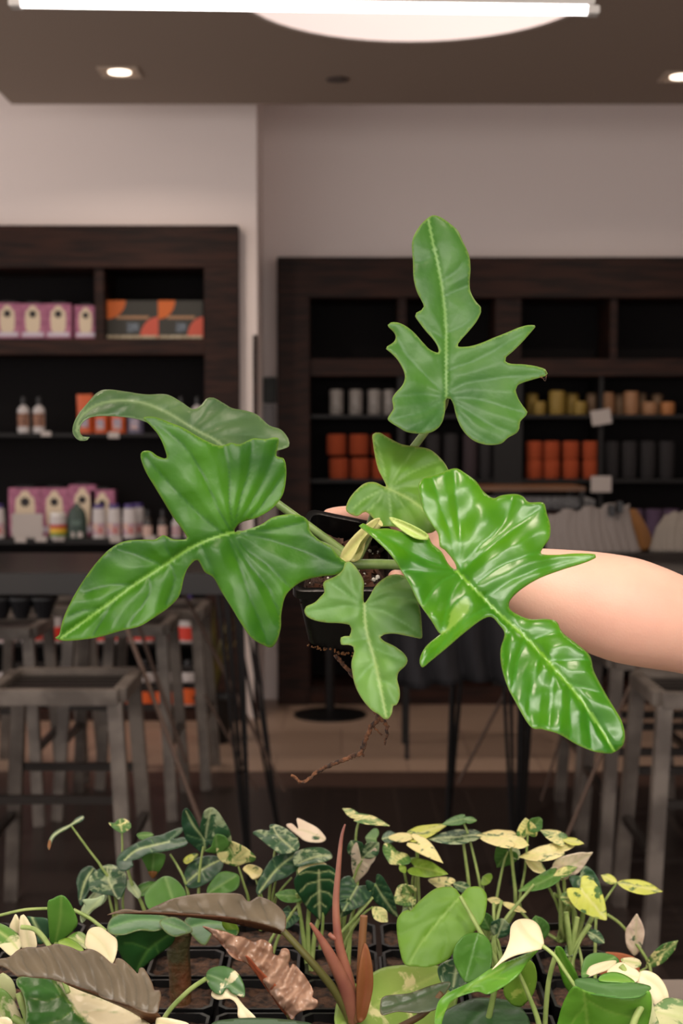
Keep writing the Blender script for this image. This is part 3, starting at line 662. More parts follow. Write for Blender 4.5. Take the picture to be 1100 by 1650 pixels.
# ------------------------------------------------------------------ leaf engine
def crom(pts, step, closed=True):
    out = []; n = len(pts)
    rng = range(n) if closed else range(n - 1)
    for i in rng:
        if closed: p0, p1, p2, p3 = pts[i - 1], pts[i], pts[(i + 1) % n], pts[(i + 2) % n]
        else: p0, p1, p2, p3 = pts[max(i - 1, 0)], pts[i], pts[i + 1], pts[min(i + 2, n - 1)]
        d = math.hypot(p2[0] - p1[0], p2[1] - p1[1]); k = max(1, int(d / step))
        for j in range(k):
            t = j / k; t2 = t * t; t3 = t2 * t
            out.append(tuple(.5 * ((2 * p1[a]) + (-p0[a] + p2[a]) * t + (2 * p0[a] - 5 * p1[a] + 4 * p2[a] - p3[a]) * t2 + (-p0[a] + 3 * p1[a] - 3 * p2[a] + p3[a]) * t3) for a in range(len(p1))))
    if not closed: out.append(tuple(pts[-1]))
    return out
def pldist(Q, pl, closed=False):
    """distance of points Q (n,2) to polyline, and signed side"""
    pl = np.array(pl, float); A = pl if closed else pl[:-1]; B = np.roll(pl, -1, 0) if closed else pl[1:]
    best = np.full(len(Q), 1e9); sgn = np.zeros(len(Q)); par = np.zeros(len(Q)); m = len(A)
    for i in range(m):
        a, b_ = A[i], B[i]; d = b_ - a; L2 = d @ d + 1e-12
        t = np.clip(((Q - a) @ d) / L2, 0, 1); C = a + t[:, None] * d; D = np.hypot(*(Q - C).T)
        s_ = d[0] * (Q[:, 1] - a[1]) - d[1] * (Q[:, 0] - a[0]); k = D < best
        best[k] = D[k]; sgn[k] = s_[k]; par[k] = (i + t[k]) / m
    return best, sgn, par
def leaf(name, outline, mid, sides, Y0, m, parent, gx=0, gy=0, step=4, groove=.0012, fold=0, pillow=.0015, pw=14, edge=.0012, wave=.002, wfreq=.012, vw=2.6, sw=1.6, svs=.6, thick=.0006, curl=None, ref=None, label=None, smoothout=True, sidegroove=.5, bendf=None):
    ol = crom(outline, step) if smoothout else outline
    # drop near-duplicate points
    o2 = []
    for p in ol:
        if not o2 or math.hypot(p[0] - o2[-1][0], p[1] - o2[-1][1]) > step * .35: o2.append(p)
    ol = o2
    O = np.array(ol); x0, y0 = O.min(0); x1, y1 = O.max(0)
    pts = []; yy = y0; r = 0
    while yy < y1:
        xx = x0 + (step / 2 if r % 2 else 0)
        while xx < x1: pts.append((xx, yy)); xx += step
        yy += step * .866; r += 1
    Q = np.array(pts)
    # inside test
    ins = np.zeros(len(Q), bool); n = len(O)
    for i in range(n):
        a, b_ = O[i], O[(i + 1) % n]
        c = ((a[1] > Q[:, 1]) != (b_[1] > Q[:, 1]))
        with np.errstate(divide='ignore', invalid='ignore'):
            xi = (b_[0] - a[0]) * (Q[:, 1] - a[1]) / (b_[1] - a[1] + 1e-12) + a[0]
        ins ^= (c & (Q[:, 0] < xi))
    Q = Q[ins]
    de, _, _ = pldist(Q, ol, True); Q = Q[de > step * .45]
    mc = crom(mid, step * .8, False); dq, _, _ = pldist(Q, mc); Q = Q[dq > step * .55]
    M_ = np.array(mc); dq, _, _ = pldist(M_, ol, True); ok = dq > step * .4
    inm = np.zeros(len(M_), bool)
    for i in range(n):
        a, b_ = O[i], O[(i + 1) % n]; c = ((a[1] > M_[:, 1]) != (b_[1] > M_[:, 1]))
        inm ^= (c & (M_[:, 0] < (b_[0] - a[0]) * (M_[:, 1] - a[1]) / (b_[1] - a[1] + 1e-12) + a[0]))
    Q = np.vstack([Q, M_[ok & inm]])
    V = [Vector(p) for p in ol] + [Vector(p) for p in Q]
    res = delaunay_2d_cdt(V, [(i, (i + 1) % n) for i in range(n)], [], 1, 1e-4)
    W = np.array([(v.x, v.y) for v in res[0]]); faces = [tuple(f) for f in res[2]]
    de, _, _ = pldist(W, ol, True)
    dm, sg, par = pldist(W, crom(mid, 8, False))
    ds_ = np.full(len(W), 1e9)
    for s_ in sides:
        d, _, _ = pldist(W, crom(s_, 10, False)); ds_ = np.minimum(ds_, d)
    dv = np.minimum(dm, ds_) if sides else dm
    size = max(x1 - x0, y1 - y0)
    h = -groove * np.exp(-(dm / (vw * 2.2)) ** 2) + fold * np.minimum(dm / size, .5) * 2
    if sides: h = h + pillow * (1 - np.exp(-(dv / pw) ** 2)) - sidegroove * groove * np.exp(-(ds_ / (sw * 2.5)) ** 2)
    h = h - edge * np.exp(-de / 5)
    cx, cy = ref or ((x0 + x1) / 2, (y0 + y1) / 2); seed = RND.random() * 50
    wv = np.array([noise.noise(Vector((p[0] * wfreq, p[1] * wfreq, seed))) + .45 * noise.noise(Vector((p[0] * wfreq * 2.7, p[1] * wfreq * 2.7, seed + 9))) for p in W])
    Y = Y0 + gx * (W[:, 0] - cx) + gy * (W[:, 1] - cy) - h - wave * wv
    if bendf is not None: Y = Y + bendf(W[:, 0], W[:, 1])
    base = Vector(parent['_w']); vs = [P(W[i, 0], W[i, 1], Y[i]) - base for i in range(len(W))]
    # orient faces to the camera
    ff = []
    for f in faces:
        a, b_, c = W[f[0]], W[f[1]], W[f[2]]
        cr = (b_[0] - a[0]) * (c[1] - a[1]) - (b_[1] - a[1]) * (c[0] - a[0])
        ff.append(f if cr < 0 else f[::-1])
    me = bpy.data.meshes.new(name); me.from_pydata([tuple(v) for v in vs], [], ff); me.update()
    me.polygons.foreach_set('use_smooth', [True] * len(me.polygons))
    ca = me.color_attributes.new('leafcol', 'FLOAT_COLOR', 'POINT')
    taper = .4 + .6 * np.minimum(1, 2 * np.minimum(par, 1 - par) + .25 * (par > 0))
    vw_ = vw * taper
    taper0 = .35 + .65 * np.clip(np.abs(1 - par) if mid[0] != mid[-1] else 1, 0, 1)
    R_ = np.exp(-(dm / vw_) ** 2) * .75; G_ = np.exp(-(ds_ / sw) ** 2) * svs; B_ = np.exp(-(de / 1.2) ** 2) * .42; A_ = 1 / (1 + np.exp(-sg / (np.abs(sg).mean() + 1e-6) * 4))
    ca.data.foreach_set('color', np.stack([R_, G_, B_, A_], 1).astype(np.float32).ravel())
    me.materials.append(m)
    o = bpy.data.objects.new(name, me); COL.objects.link(o); o.parent = parent; o['_w'] = tuple(base)
    if label: o['label'] = label
    s_ = o.modifiers.new('thickness', 'SOLIDIFY'); s_.thickness = thick; s_.offset = -1
    return o
def zc(lst, x0, y0, s): return [(x0 + a * s, y0 + b * s) for a, b in lst]

def stem(name, pts, r, m, parent, n=8, sub=5):
    p3 = [P(*p) for p in pts] if not isinstance(pts[0], Vector) else pts
    sm_ = crom([tuple(p) for p in p3], 1e9, False) if len(p3) < 3 else None
    if sm_ is None:
        sm_ = []; 
        for i in range(len(p3) - 1):
            p0, p1, p2, p3_ = p3[max(i - 1, 0)], p3[i], p3[i + 1], p3[min(i + 2, len(p3) - 1)]
            for j in range(sub):
                t = j / sub; sm_.append(.5 * ((2 * p1) + (-p0 + p2) * t + (2 * p0 - 5 * p1 + 4 * p2 - p3_) * t * t + (-p0 + 3 * p1 - 3 * p2 + p3_) * t ** 3))
        sm_.append(p3[-1])
    k = len(sm_)
    rs = [r] * k if not isinstance(r, (tuple, list)) else [r[0] + (r[1] - r[0]) * i / (k - 1) for i in range(k)]
    return part(name, MB().tube(sm_, rs, n), m, parent, angle=80)

# ------------------------------------------------------------------ the held philodendron
PB = P(560, 905, 1.23)
ph = thing('potted_philodendron', 'lobed green philodendron in a tilted black pot held up by a hand', 'potted plant', PB)
GA = dict(c1=srgb(70, 122, 60), c2=srgb(92, 142, 66))
LA = leafmat('leaf_mid_green', srgb(42, 86, 32), srgb(66, 112, 36), srgb(112, 150, 74), srgb(160, 182, 96), srgb(60, 104, 50), rough=.4, spec=.3)
LB = leafmat('leaf_deep_green', srgb(34, 82, 12), srgb(64, 118, 16), srgb(124, 168, 66), srgb(140, 170, 74), srgb(30, 76, 24), rough=.38, spec=.3)
LC = leafmat('leaf_dull_green', srgb(50, 80, 42), srgb(76, 104, 58), srgb(120, 142, 98), srgb(130, 150, 100), srgb(70, 98, 64), var=srgb(140, 148, 118), vscale=38, vthr=(.62, .8), rough=.42, transl=.1)
LD = leafmat('leaf_soft_green', srgb(68, 114, 34), srgb(98, 140, 46), srgb(150, 176, 96), srgb(180, 180, 100), srgb(124, 160, 84), rough=.45, spec=.3)
LE = leafmat('leaf_glossy_green', srgb(42, 102, 8), srgb(74, 130, 14), srgb(124, 172, 56), srgb(150, 180, 80), srgb(60, 124, 34), rough=.28, bump=.1)
LF = leafmat('leaf_matte_green', srgb(78, 124, 44), srgb(102, 146, 60), srgb(156, 180, 110), srgb(170, 176, 100), srgb(100, 146, 74), rough=.5)
M_pet = mat('petiole_green', srgb(110, 132, 70), .45, col2=srgb(92, 116, 60), cscale=60)
M_pale = mat('pale_sheath', srgb(196, 192, 128), .5, col2=srgb(170, 176, 100), cscale=50)

# A - upright top leaf
A0 = (560, 330, .3091)
oA = zc([(440,55),(480,62),(530,95),(575,135),(600,190),(632,260),(640,330),(636,400),(640,450),(665,500),(695,535),(695,560),(670,610),(630,660),(590,705),(574,737),(630,738),(690,722),(760,693),(830,665),(890,640),(940,627),(975,628),(978,637),(950,670),(910,715),(860,765),(825,795),(822,815),(850,828),(920,832),(985,842),(1030,858),(1043,880),(1030,892),(975,908),(920,925),(885,942),(876,965),(890,1010),(915,1050),(937,1080),(930,1098),(900,1130),(895,1165),(880,1190),(835,1215),(800,1245),(740,1252),(680,1240),(630,1210),(590,1160),(565,1100),(550,1040),(535,1012),(518,1008),(510,1020),(508,1070),(498,1120),(475,1160),(430,1188),(370,1193),(310,1185),(265,1160),(225,1135),(208,1115),(225,1085),(238,1060),(232,1010),(250,980),(285,940),(298,900),(290,860),(262,810),(230,775),(200,750),(205,738),(240,715),(250,690),(240,665),(212,635),(210,625),(225,613),(260,613),(300,630),(345,665),(390,715),(430,755),(472,770),(470,740),(445,700),(410,660),(375,615),(352,580),(358,562),(385,548),(397,530),(385,500),(360,450),(343,380),(340,300),(334,210),(345,160),(375,110),(405,78)], *A0)
leaf('leaf', oA, zc([(420,75),(445,200),(480,360),(500,500),(512,650),(512,800),(514,1005)], *A0),
     [zc(v, *A0) for v in ([(510,985),(400,880),(300,770),(225,625)], [(508,1000),(400,988),(320,990),(240,1010)], [(508,1002),(450,1050),(350,1095),(220,1115)], [(508,1005),(470,1100),(380,1185)],
      [(515,985),(600,935),(760,905),(1035,878)], [(515,865),(640,820),(780,750),(970,632)], [(520,1003),(650,1010),(780,1040),(930,1085)], [(520,1005),(620,1070),(740,1140),(870,1190)], [(520,1008),(590,1110),(660,1190),(760,1245)],
      [(512,665),(600,635),(690,550)], [(505,700),(430,650),(360,575)], [(485,400),(560,350),(625,280)], [(490,480),(560,450),(635,420)], [(455,250),(390,300),(345,300)])],
     1.22, LA, ph, gy=-.00016, gx=.0001, groove=.0012, pillow=.002, pw=18, wave=.004, edge=.0012, fold=.006, wfreq=.010, vw=1.9)
# C - dull leaf behind, tip curled
B0 = (60, 600, .4727)
oC = zc([(120,190),(135,150),(170,105),(205,68),(240,58),(300,65),(370,75),(440,75),(490,100),(530,125),(560,110),(575,90),(600,86),(635,105),(665,122),(710,130),(750,145),(790,180),(830,195),(855,225),(858,250),(840,260),(800,275),(760,320),(680,330),(600,310),(550,270),(480,225),(400,182),(360,165),(320,155),(270,150),(215,148),(175,155),(150,175),(145,200),(155,218),(178,220),(170,230),(145,232),(125,215)], *B0)
leaf('leaf', oC, zc([(150,225),(135,200),(150,150),(220,105),(330,98),(430,130),(530,190),(620,240),(680,300)], *B0),
     [zc(v, *B0) for v in ([(330,98),(400,85)], [(430,130),(490,108)], [(530,190),(560,150),(600,95)], [(560,205),(640,170),(740,145)], [(600,225),(700,210),(850,240)], [(330,98),(300,130),(270,150)], [(480,160),(440,180)])],
     1.27, LC, ph, gy=-.0005, groove=.0014, pillow=.0025, pw=14, wave=.004, ref=(300, 680), wfreq=.014)
# B - big left leaf
oB = zc([(362,155),(400,152),(450,170),(500,190),(560,225),(620,250),(660,240),(690,245),(735,225),(775,228),(805,222),(822,225),(822,245),(815,285),(838,292),(848,320),(847,370),(835,420),(800,465),(750,495),(700,510),(680,525),(672,543),(700,540),(760,520),(800,495),(850,484),(895,487),(922,505),(930,540),(960,570),(1000,595),(1030,630),(1062,655),(1060,675),(1020,690),(960,697),(910,710),(870,735),(845,765),(832,820),(830,870),(815,920),(797,938),(775,932),(730,905),(690,850),(660,800),(625,745),(600,700),(570,680),(545,640),(515,665),(500,700),(485,760),(450,800),(400,835),(350,865),(290,880),(220,900),(150,912),(90,915),(62,905),(75,895),(85,850),(110,790),(150,720),(200,650),(250,600),(300,575),(370,570),(400,570),(430,555),(460,568),(490,570),(510,565),(490,530),(460,490),(430,440),(400,390),(370,340),(352,290),(358,270),(385,268),(410,285),(440,292),(430,250),(410,210),(385,180)], *B0)
leaf('leaf', oB, zc([(80,905),(200,820),(330,725),(430,660),(520,600),(600,565),(668,545)], *B0),
     [zc(v, *B0) for v in ([(662,545),(620,470),(560,340),(490,240),(380,160)], [(640,555),(560,490),(460,390),(360,280)], [(668,540),(655,440),(655,340),(640,255)], [(670,540),(690,440),(720,340),(735,230)], [(672,538),(730,440),(790,330),(815,235)], [(675,535),(760,460),(840,350)],
      [(668,548),(760,560),(880,600),(1050,662)], [(675,547),(800,535),(910,510)], [(668,552),(720,610),(790,660),(860,730)], [(650,560),(690,660),(735,790),(790,930)], [(655,556),(720,650),(790,740),(830,840)], [(560,590),(590,660),(620,740)],
      [(470,640),(440,600),(430,560)], [(430,660),(350,625),(270,600)], [(330,725),(250,725),(160,750)], [(220,805),(160,810),(110,830)], [(380,695),(380,760),(300,870)], [(450,650),(470,700),(440,790)], [(270,770),(230,830),(190,895)])],
     1.14, LB, ph, gx=.00015, gy=-.0001, groove=.0015, pillow=.0026, pw=18, wave=.009, edge=.0014, fold=.010, step=4, wfreq=.007)
# D - heart-shaped leaf in the middle
D0 = (540, 680, .4455)
oD = zc([(135,45),(160,38),(190,55),(240,80),(290,88),(340,98),(380,130),(408,170),(425,230),(420,300),(390,360),(350,400),(290,400),(240,385),(205,378),(180,378),(160,378),(140,352),(110,325),(80,340),(50,330),(38,312),(55,270),(100,225),(140,217),(175,232),(185,235),(175,210),(155,170),(143,120),(137,80)], *D0)
leaf('leaf', oD, zc([(185,238),(270,280),(350,340),(385,370)], *D0),
     [zc(v, *D0) for v in ([(186,236),(175,160),(145,60)], [(190,236),(240,160),(290,95)], [(195,238),(280,180),(380,140)], [(200,242),(320,230),(420,240)], [(183,242),(120,270),(60,315)], [(185,244),(150,290),(115,325)], [(190,245),(200,310),(200,375)], [(200,250),(260,320),(300,395)])],
     1.215, LD, ph, gy=-.0003, groove=.001, pillow=.0025, wave=.005, fold=-.002, pw=16)
# F - lower centre leaf
F0 = (440, 780, .303)
oF = zc([(400,410),(430,430),(465,480),(482,520),(480,580),(484,632),(510,600),(545,540),(590,500),(640,480),(700,490),(740,540),(770,620),(785,690),(792,780),(790,820),(760,818),(700,805),(640,795),(590,800),(570,812),(590,835),(650,865),(700,905),(715,940),(700,970),(668,1000),(660,1040),(672,1090),(672,1140),(655,1175),(638,1180),(630,1220),(610,1250),(590,1250),(560,1225),(520,1200),(470,1140),(435,1070),(420,1000),(415,950),(430,890),(425,865),(400,855),(360,852),(360,815),(380,808),(405,808),(415,770),(405,750),(350,740),(290,738),(220,725),(175,700),(165,670),(175,650),(220,630),(250,600),(272,575),(265,540),(275,515),(330,490),(370,455),(380,420)], *F0)
leaf('leaf', oF, zc([(484,636),(490,740),(510,840),(545,960),(600,1235)], *F0),
     [zc(v, *F0) for v in ([(482,640),(430,560),(400,440)], [(480,650),(400,590),(290,520)], [(482,665),(380,650),(190,680)], [(486,640),(560,560),(700,505)], [(490,660),(600,680),(785,800)], [(488,650),(620,600),(760,620)], [(505,820),(440,830),(370,835)], [(520,860),(600,900),(700,940)], [(540,950),(480,1000),(440,1060)], [(560,1040),(620,1060),(665,1100)])],
     1.13, LF, ph, gy=-.0002, groove=.0012, pillow=.0022, wave=.005, fold=.003, pw=15)
# E - large glossy leaf
oE = zc([(300,230),(320,200),(345,195),(380,185),(410,172),(440,168),(470,185),(510,215),(535,250),(570,275),(600,265),(650,260),(680,270),(700,290),(752,292),(765,330),(778,375),(775,420),(755,450),(745,476),(800,480),(870,475),(940,478),(943,490),(900,510),(820,535),(740,565),(680,600),(640,635),(628,660),(640,685),(700,712),(760,712),(800,722),(820,760),(870,800),(920,845),(935,900),(965,960),(1000,1020),(1035,1080),(1047,1130),(1040,1170),(1010,1195),(985,1200),(930,1190),(870,1165),(810,1130),(750,1112),(715,1108),(690,1080),(650,1010),(620,950),(600,880),(598,820),(612,765),(590,730),(565,705),(530,715),(470,760),(400,820),(345,865),(315,887),(305,860),(325,815),(370,775),(420,740),(470,690),(482,660),(470,640),(440,665),(420,695),(410,740),(380,765),(345,715),(300,650),(270,590),(240,540),(200,480),(150,430),(110,395),(85,375),(100,366),(140,385),(190,385),(260,400),(330,410),(350,440),(385,470),(410,515),(437,535),(430,505),(395,462),(378,450),(372,405),(355,380),(325,335),(308,285)], *D0)
leaf('leaf', oE, zc([(437,538),(520,620),(600,700),(700,790),(800,900),(900,1020),(1010,1190)], *D0),
     [zc(v, *D0) for v in ([(440,535),(425,430),(385,310),(350,200)], [(443,533),(450,420),(440,300),(430,180)], [(446,533),(500,470),(600,375),(640,270)], [(450,540),(560,450),(680,360),(750,300)], [(500,590),(620,510),(740,470)], [(540,630),(660,560),(800,510),(938,484)], [(437,537),(330,500),(220,440),(95,372)], [(440,542),(330,545),(240,530)], [(445,548),(380,580),(320,660)], [(460,565),(420,620),(385,755)],
      [(560,670),(470,720),(320,880)], [(640,740),(610,790),(605,850)], [(690,785),(660,860),(640,980)], [(740,840),(710,960),(700,1080)], [(790,895),(780,1000),(770,1110)], [(850,960),(850,1060),(850,1150)], [(910,1040),(920,1110),(930,1180)], [(700,790),(760,770),(810,760)], [(760,860),(840,860),(915,860)], [(830,940),(900,960),(960,980)])],
     1.10, LE, ph, gx=.0001, gy=-.0003, groove=.0016, pillow=.0024, pw=20, wave=.009, fold=.016, wfreq=.009, vw=2.3, edge=.002, step=4)
# pale rolled sliver and sheath of the glossy leaf
leaf('leaf_sheath', zc([(195,346),(215,348),(260,365),(310,390),(338,412),(335,425),(300,424),(270,412),(235,388),(205,362)], *D0), zc([(200,350),(330,418)], *D0), [], 1.112, M_pale if False else leafmat('sheath_pale', srgb(150, 180, 84), srgb(176, 194, 104), srgb(190, 200, 120), rough=.4), ph, fold=.01, step=3)
leaf('leaf_sheath', zc([(425,690),(440,665),(470,655),(482,668),(470,690),(450,715),(420,745),(408,748)], *D0), zc([(425,730),(475,665)], *D0), [], 1.16, leafmat('sheath_pale', srgb(150, 180, 84), srgb(176, 194, 104), srgb(190, 200, 120)), ph, fold=.008, step=3)
# petioles
stem('petiole', [(575, 900, 1.22), (600, 850, 1.235), (640, 760, 1.245), (684, 697, 1.24), (712, 660, 1.232), (719, 641, 1.222)], (.0042, .0028), M_pet, ph)
stem('petiole', [(560, 905, 1.22), (520, 880, 1.21), (460, 866, 1.18), (410, 864, 1.165), (383, 860, 1.152)], (.0042, .003), M_pet, ph)
stem('petiole', [(565, 898, 1.235), (500, 850, 1.255), (440, 806, 1.265), (400, 770, 1.27), (378, 742, 1.275)], (.0042, .003), M_pet, ph)
stem('petiole', [(560, 910, 1.21), (610, 909, 1.17), (660, 912, 1.15), (710, 922, 1.135), (737, 924, 1.12)], (.0045, .0032), M_pet, ph)
stem('petiole', [(568, 905, 1.22), (590, 860, 1.22), (606, 815, 1.225), (622, 787, 1.22)], (.0036, .0024), M_pet, ph)
stem('petiole', [(572, 915, 1.22), (572, 930, 1.18), (577, 955, 1.155), (582, 973, 1.146)], (.0034, .0024), M_pet, ph)
stem('stem_base', [(556, 912, 1.235), (566, 890, 1.2), (586, 862, 1.18), (612, 842, 1.17)], (.0062, .0036), M_pale, ph, 10)
leaf('leaf_sheath', [(548,897),(556,880),(575,858),(600,838),(612,836),(600,852),(582,872),(572,892),(562,905),(550,905)], [(552,900),(606,840)], [], 1.165, leafmat('sheath_cream', srgb(206, 196, 136), srgb(190, 186, 116), srgb(176, 180, 100), rough=.45), ph, fold=.01, step=3)
leaf('leaf_sheath', [(566,898),(578,884),(588,868),(586,885),(578,902),(566,905)], [(570,900),(586,872)], [], 1.19, leafmat('sheath_cream', srgb(206, 196, 136), srgb(190, 186, 116), srgb(176, 180, 100)), ph, fold=.006, step=3)

# pot (square nursery pot seen into its mouth)
M_potp = mat('black_pot_plastic', srgb(10, 10, 11), .3, bump=.03, bscale=200, spec=.3)
TL, TR, BR, BL = P(499, 823, 1.27), P(628, 850, 1.275), P(630, 948, 1.205), P(474, 950, 1.195)
# bring left lower rim corner under the big leaf, base corners
bl, br = P(496, 1040, 1.235), P(612, 1062, 1.24); bt_l, bt_r = P(512, 958, 1.33), P(602, 965, 1.335)
rim = [TL, TR, BR, BL]; basec = [bt_l, bt_r, br, bl]
nrm = (TR - TL).cross(BL - TL).normalized()
if nrm.y > 0: nrm = -nrm
cen = sum(rim, Vector()) / 4; inset = [p + (cen - p).normalized() * .003 for p in rim]
def rnd(c, r=.010, n=5):
    out = []
    for i in range(4):
        p, a, b_ = c[i], (c[i - 1] - c[i]).normalized(), (c[(i + 1) % 4] - c[i]).normalized()
        for k in range(n + 1):
            t = k / n; out.append(p + a * r * (1 - t) ** 2 + b_ * r * t ** 2)
    return out
rings = []
r0 = rnd(rim); ins_ = rnd(inset)
lip = [p + (p - cen).normalized() * .0035 for p in r0]
down = lambda ring, f: [ring[i].lerp(bs[i], f) for i in range(len(ring))]
bs = rnd(basec); bin_ = rnd([p + (sum(basec, Vector()) / 4 - p).normalized() * .003 for p in basec])
dn_ = (sum(basec, Vector()) / 4 - cen).normalized()
R_ = [[ins_[i].lerp(bin_[i], .3) for i in range(24)], ins_, [p - dn_ * .0008 for p in r0], lip, [p + dn_ * .009 for p in lip], [r0[i].lerp(bs[i], .13) for i in range(24)], [r0[i].lerp(bs[i], .6) for i in range(24)], [r0[i].lerp(bs[i], .97) for i in range(24)], [p + (sum(basec, Vector()) / 4 - p).normalized() * .006 for p in bs]]
pm = MB(); vs = [p for g in R_ for p in g]; fs = [(j * 24 + i, j * 24 + (i + 1) % 24, (j + 1) * 24 + (i + 1) % 24, (j + 1) * 24 + i) for j in range(len(R_) - 1) for i in range(24)]
fs.append(tuple(range((len(R_) - 1) * 24, len(R_) * 24))); pm.add(vs, fs)
part('pot', pm, M_potp, ph, angle=50)
# soil
so = MB(); n = 44; grid = {}
s4 = [ins_[0].lerp(bin_[0], .16)]
c4 = [inset[i].lerp([bt_l, bt_r, br, bl][i], .27) for i in range(4)]
vs = []
for j in range(n + 1):
    for i in range(n + 1):
        u, v = i / n, j / n; p = c4[0] * (1 - u) * (1 - v) + c4[1] * u * (1 - v) + c4[2] * u * v + c4[3] * (1 - u) * v
        e = min(u, v, 1 - u, 1 - v); k = min(1, e * 12)
        hh = noise.noise(p * 160) * .0035 + noise.noise(p * 420) * .002 + .003
        vs.append(p - dn_ * hh * k)
so.add(vs, [(j * (n + 1) + i, j * (n + 1) + i + 1, (j + 1) * (n + 1) + i + 1, (j + 1) * (n + 1) + i) for j in range(n) for i in range(n)])
M_soil = mat('bark_soil', srgb(30, 18, 12), .75, col2=srgb(66, 40, 26), cscale=90, bump=.6, bscale=260)
part('soil', so, M_soil, ph, angle=180)
def rock(m, c, r, seed):
    bm = bmesh.new(); bmesh.ops.create_icosphere(bm, subdivisions=1, radius=r)
    for v in bm.verts: v.co = v.co * (1 + .35 * noise.noise(v.co * 300 + Vector((seed, 0, 0)))) + c
    bm.verts.index_update(); m.add([v.co.copy() for v in bm.verts], [tuple(v.index for v in f.verts) for f in bm.faces]); bm.free()
per = MB(); brk = MB()
for k in range(110):
    u, v = RND.uniform(.06, .94), RND.uniform(.06, .94); p = c4[0] * (1 - u) * (1 - v) + c4[1] * u * (1 - v) + c4[2] * u * v + c4[3] * (1 - u) * v
    rock(per, p - dn_ * .005, RND.choice([.0006, .0008, .0012, .0022 if k % 3 == 0 else .0008]), k)
for k in range(170):
    u, v = RND.uniform(.05, .95), RND.uniform(.05, .95); p = c4[0] * (1 - u) * (1 - v) + c4[1] * u * (1 - v) + c4[2] * u * v + c4[3] * (1 - u) * v - dn_ * .0045
    rot = Matrix.Rotation(RND.uniform(0, 6.28), 4, 'Y') @ Matrix.Rotation(RND.uniform(-.6, .6), 4, 'X'); a, b_, c_ = RND.uniform(.002, .006), RND.uniform(.001, .002), RND.uniform(.001, .003)
    mb_ = MB().box((-a, -b_, -c_), (a, b_, c_)); brk.add([p + rot @ q for q in mb_.v], mb_.f)
o = part('perlite', per, mat('perlite_white', srgb(226, 218, 205), .8), ph, False); o['kind'] = 'stuff'
o = part('bark_chips', brk, mat('bark_chip', srgb(92, 52, 30), .7, col2=srgb(40, 24, 16), cscale=60), ph, False); o['kind'] = 'stuff'
# crust of roots along the pot foot
cr = MB()
for k in range(60):
    t = RND.random(); p = bl.lerp(br, t) + Vector((0, -.003, 0)) + Vector((RND.gauss(0, .001), RND.gauss(0, .001), RND.gauss(0, .0008))); rock(cr, p, RND.uniform(.0006, .0014), k)
o = part('root_crust', cr, mat('ochre_root', srgb(120, 76, 34), .8, col2=srgb(70, 44, 22), cscale=300), ph, False); o['kind'] = 'stuff'
# dangling roots
M_root = mat('brown_root', srgb(120, 76, 46), .75, col2=srgb(48, 30, 20), cscale=180, bump=.6, bscale=400)
def root(pts, r0_, r1_):
    p = crom([(a, b_, y) for a, b_, y in pts], 3, False); m = MB(); q = [P(a + noise.noise(Vector((a * .2, b_ * .2, 3))) * 3, b_ + noise.noise(Vector((a * .2, b_ * .2, 8))) * 3, y) for a, b_, y in p]; k = len(q)
    m.tube(q, [(r0_ + (r1_ - r0_) * i / k) * (1 + .45 * noise.noise(Vector((i * .9, 1, 2)))) for i in range(k)], 7); return part('root', m, M_root, ph, angle=180)
zr = lambda l, y=1.2: [(440 + a * .303, 780 + b_ * .303, y) for a, b_ in l]
root([(540, 1055, 1.235), (585, 1110, 1.225)] + zr([(555,1235),(520,1290),(490,1360),(470,1430)]), .0018, .0022)
root(zr([(478,1425),(430,1445),(380,1465),(290,1500),(230,1535),(180,1575),(150,1582),(120,1565),(95,1548)]), .0021, .0014)
root(zr([(555,1238),(595,1272),(605,1300),(603,1340),(588,1392)]), .0022, .0008); root(zr([(530,1290),(560,1320),(575,1332)]), .001, .0006)
root(zr([(470,1430),(480,1450)]), .0012, .0007)
stem('hair_root', [(869,607,1.2), (876,610,1.2), (880,606,1.2), (878,598,1.2)], .00025, M_root, ph, 5); stem('hair_root', [(872,606,1.2), (878,614,1.2), (880,606,1.2)], .00025, M_root, ph, 5)

# ------------------------------------------------------------------ the arm and hand
M_skin = mat('fair_skin', srgb(220, 174, 152), .55, col2=srgb(212, 162, 142), cscale=9, bump=.06, bscale=500, sss=.12)
am = MB()
def limb(pts, n=48, sub=10, fl=1.0):
    c4_ = crom(pts, 1e9, False) if False else None
    out = []
    for i in range(len(pts) - 1):
        q0, q1, q2, q3 = pts[max(i - 1, 0)], pts[i], pts[i + 1], pts[min(i + 2, len(pts) - 1)]
        for j in range(sub):
            t = j / sub; out.append([.5 * ((2 * q1[a]) + (-q0[a] + q2[a]) * t + (2 * q0[a] - 5 * q1[a] + 4 * q2[a] - q3[a]) * t * t + (-q0[a] + 3 * q1[a] - 3 * q2[a] + q3[a]) * t ** 3) for a in range(4)])
    out.append(list(pts[-1]))
    c = [P(*o_[:3]) for o_ in out]; am.tube(c, [o_[3] / F * o_[2] for o_ in out], n, fl)
    am.sphere(c[0], out[0][3] / F * out[0][2], 10); am.sphere(c[-1], out[-1][3] / F * out[-1][2], 10)
# radii in pixels
limb([(1900, 860, 1.9, 95), (1620, 930, 1.72, 96), (1400, 985, 1.55, 92), (1250, 1010, 1.42, 86), (1150, 1014, 1.36, 80), (1100, 1008, 1.34, 77), (1040, 992, 1.325, 84), (1000, 981, 1.32, 86), (940, 965, 1.315, 79), (880, 948, 1.31, 66), (820, 930, 1.305, 51), (765, 914, 1.30, 41), (735, 905, 1.30, 39)])
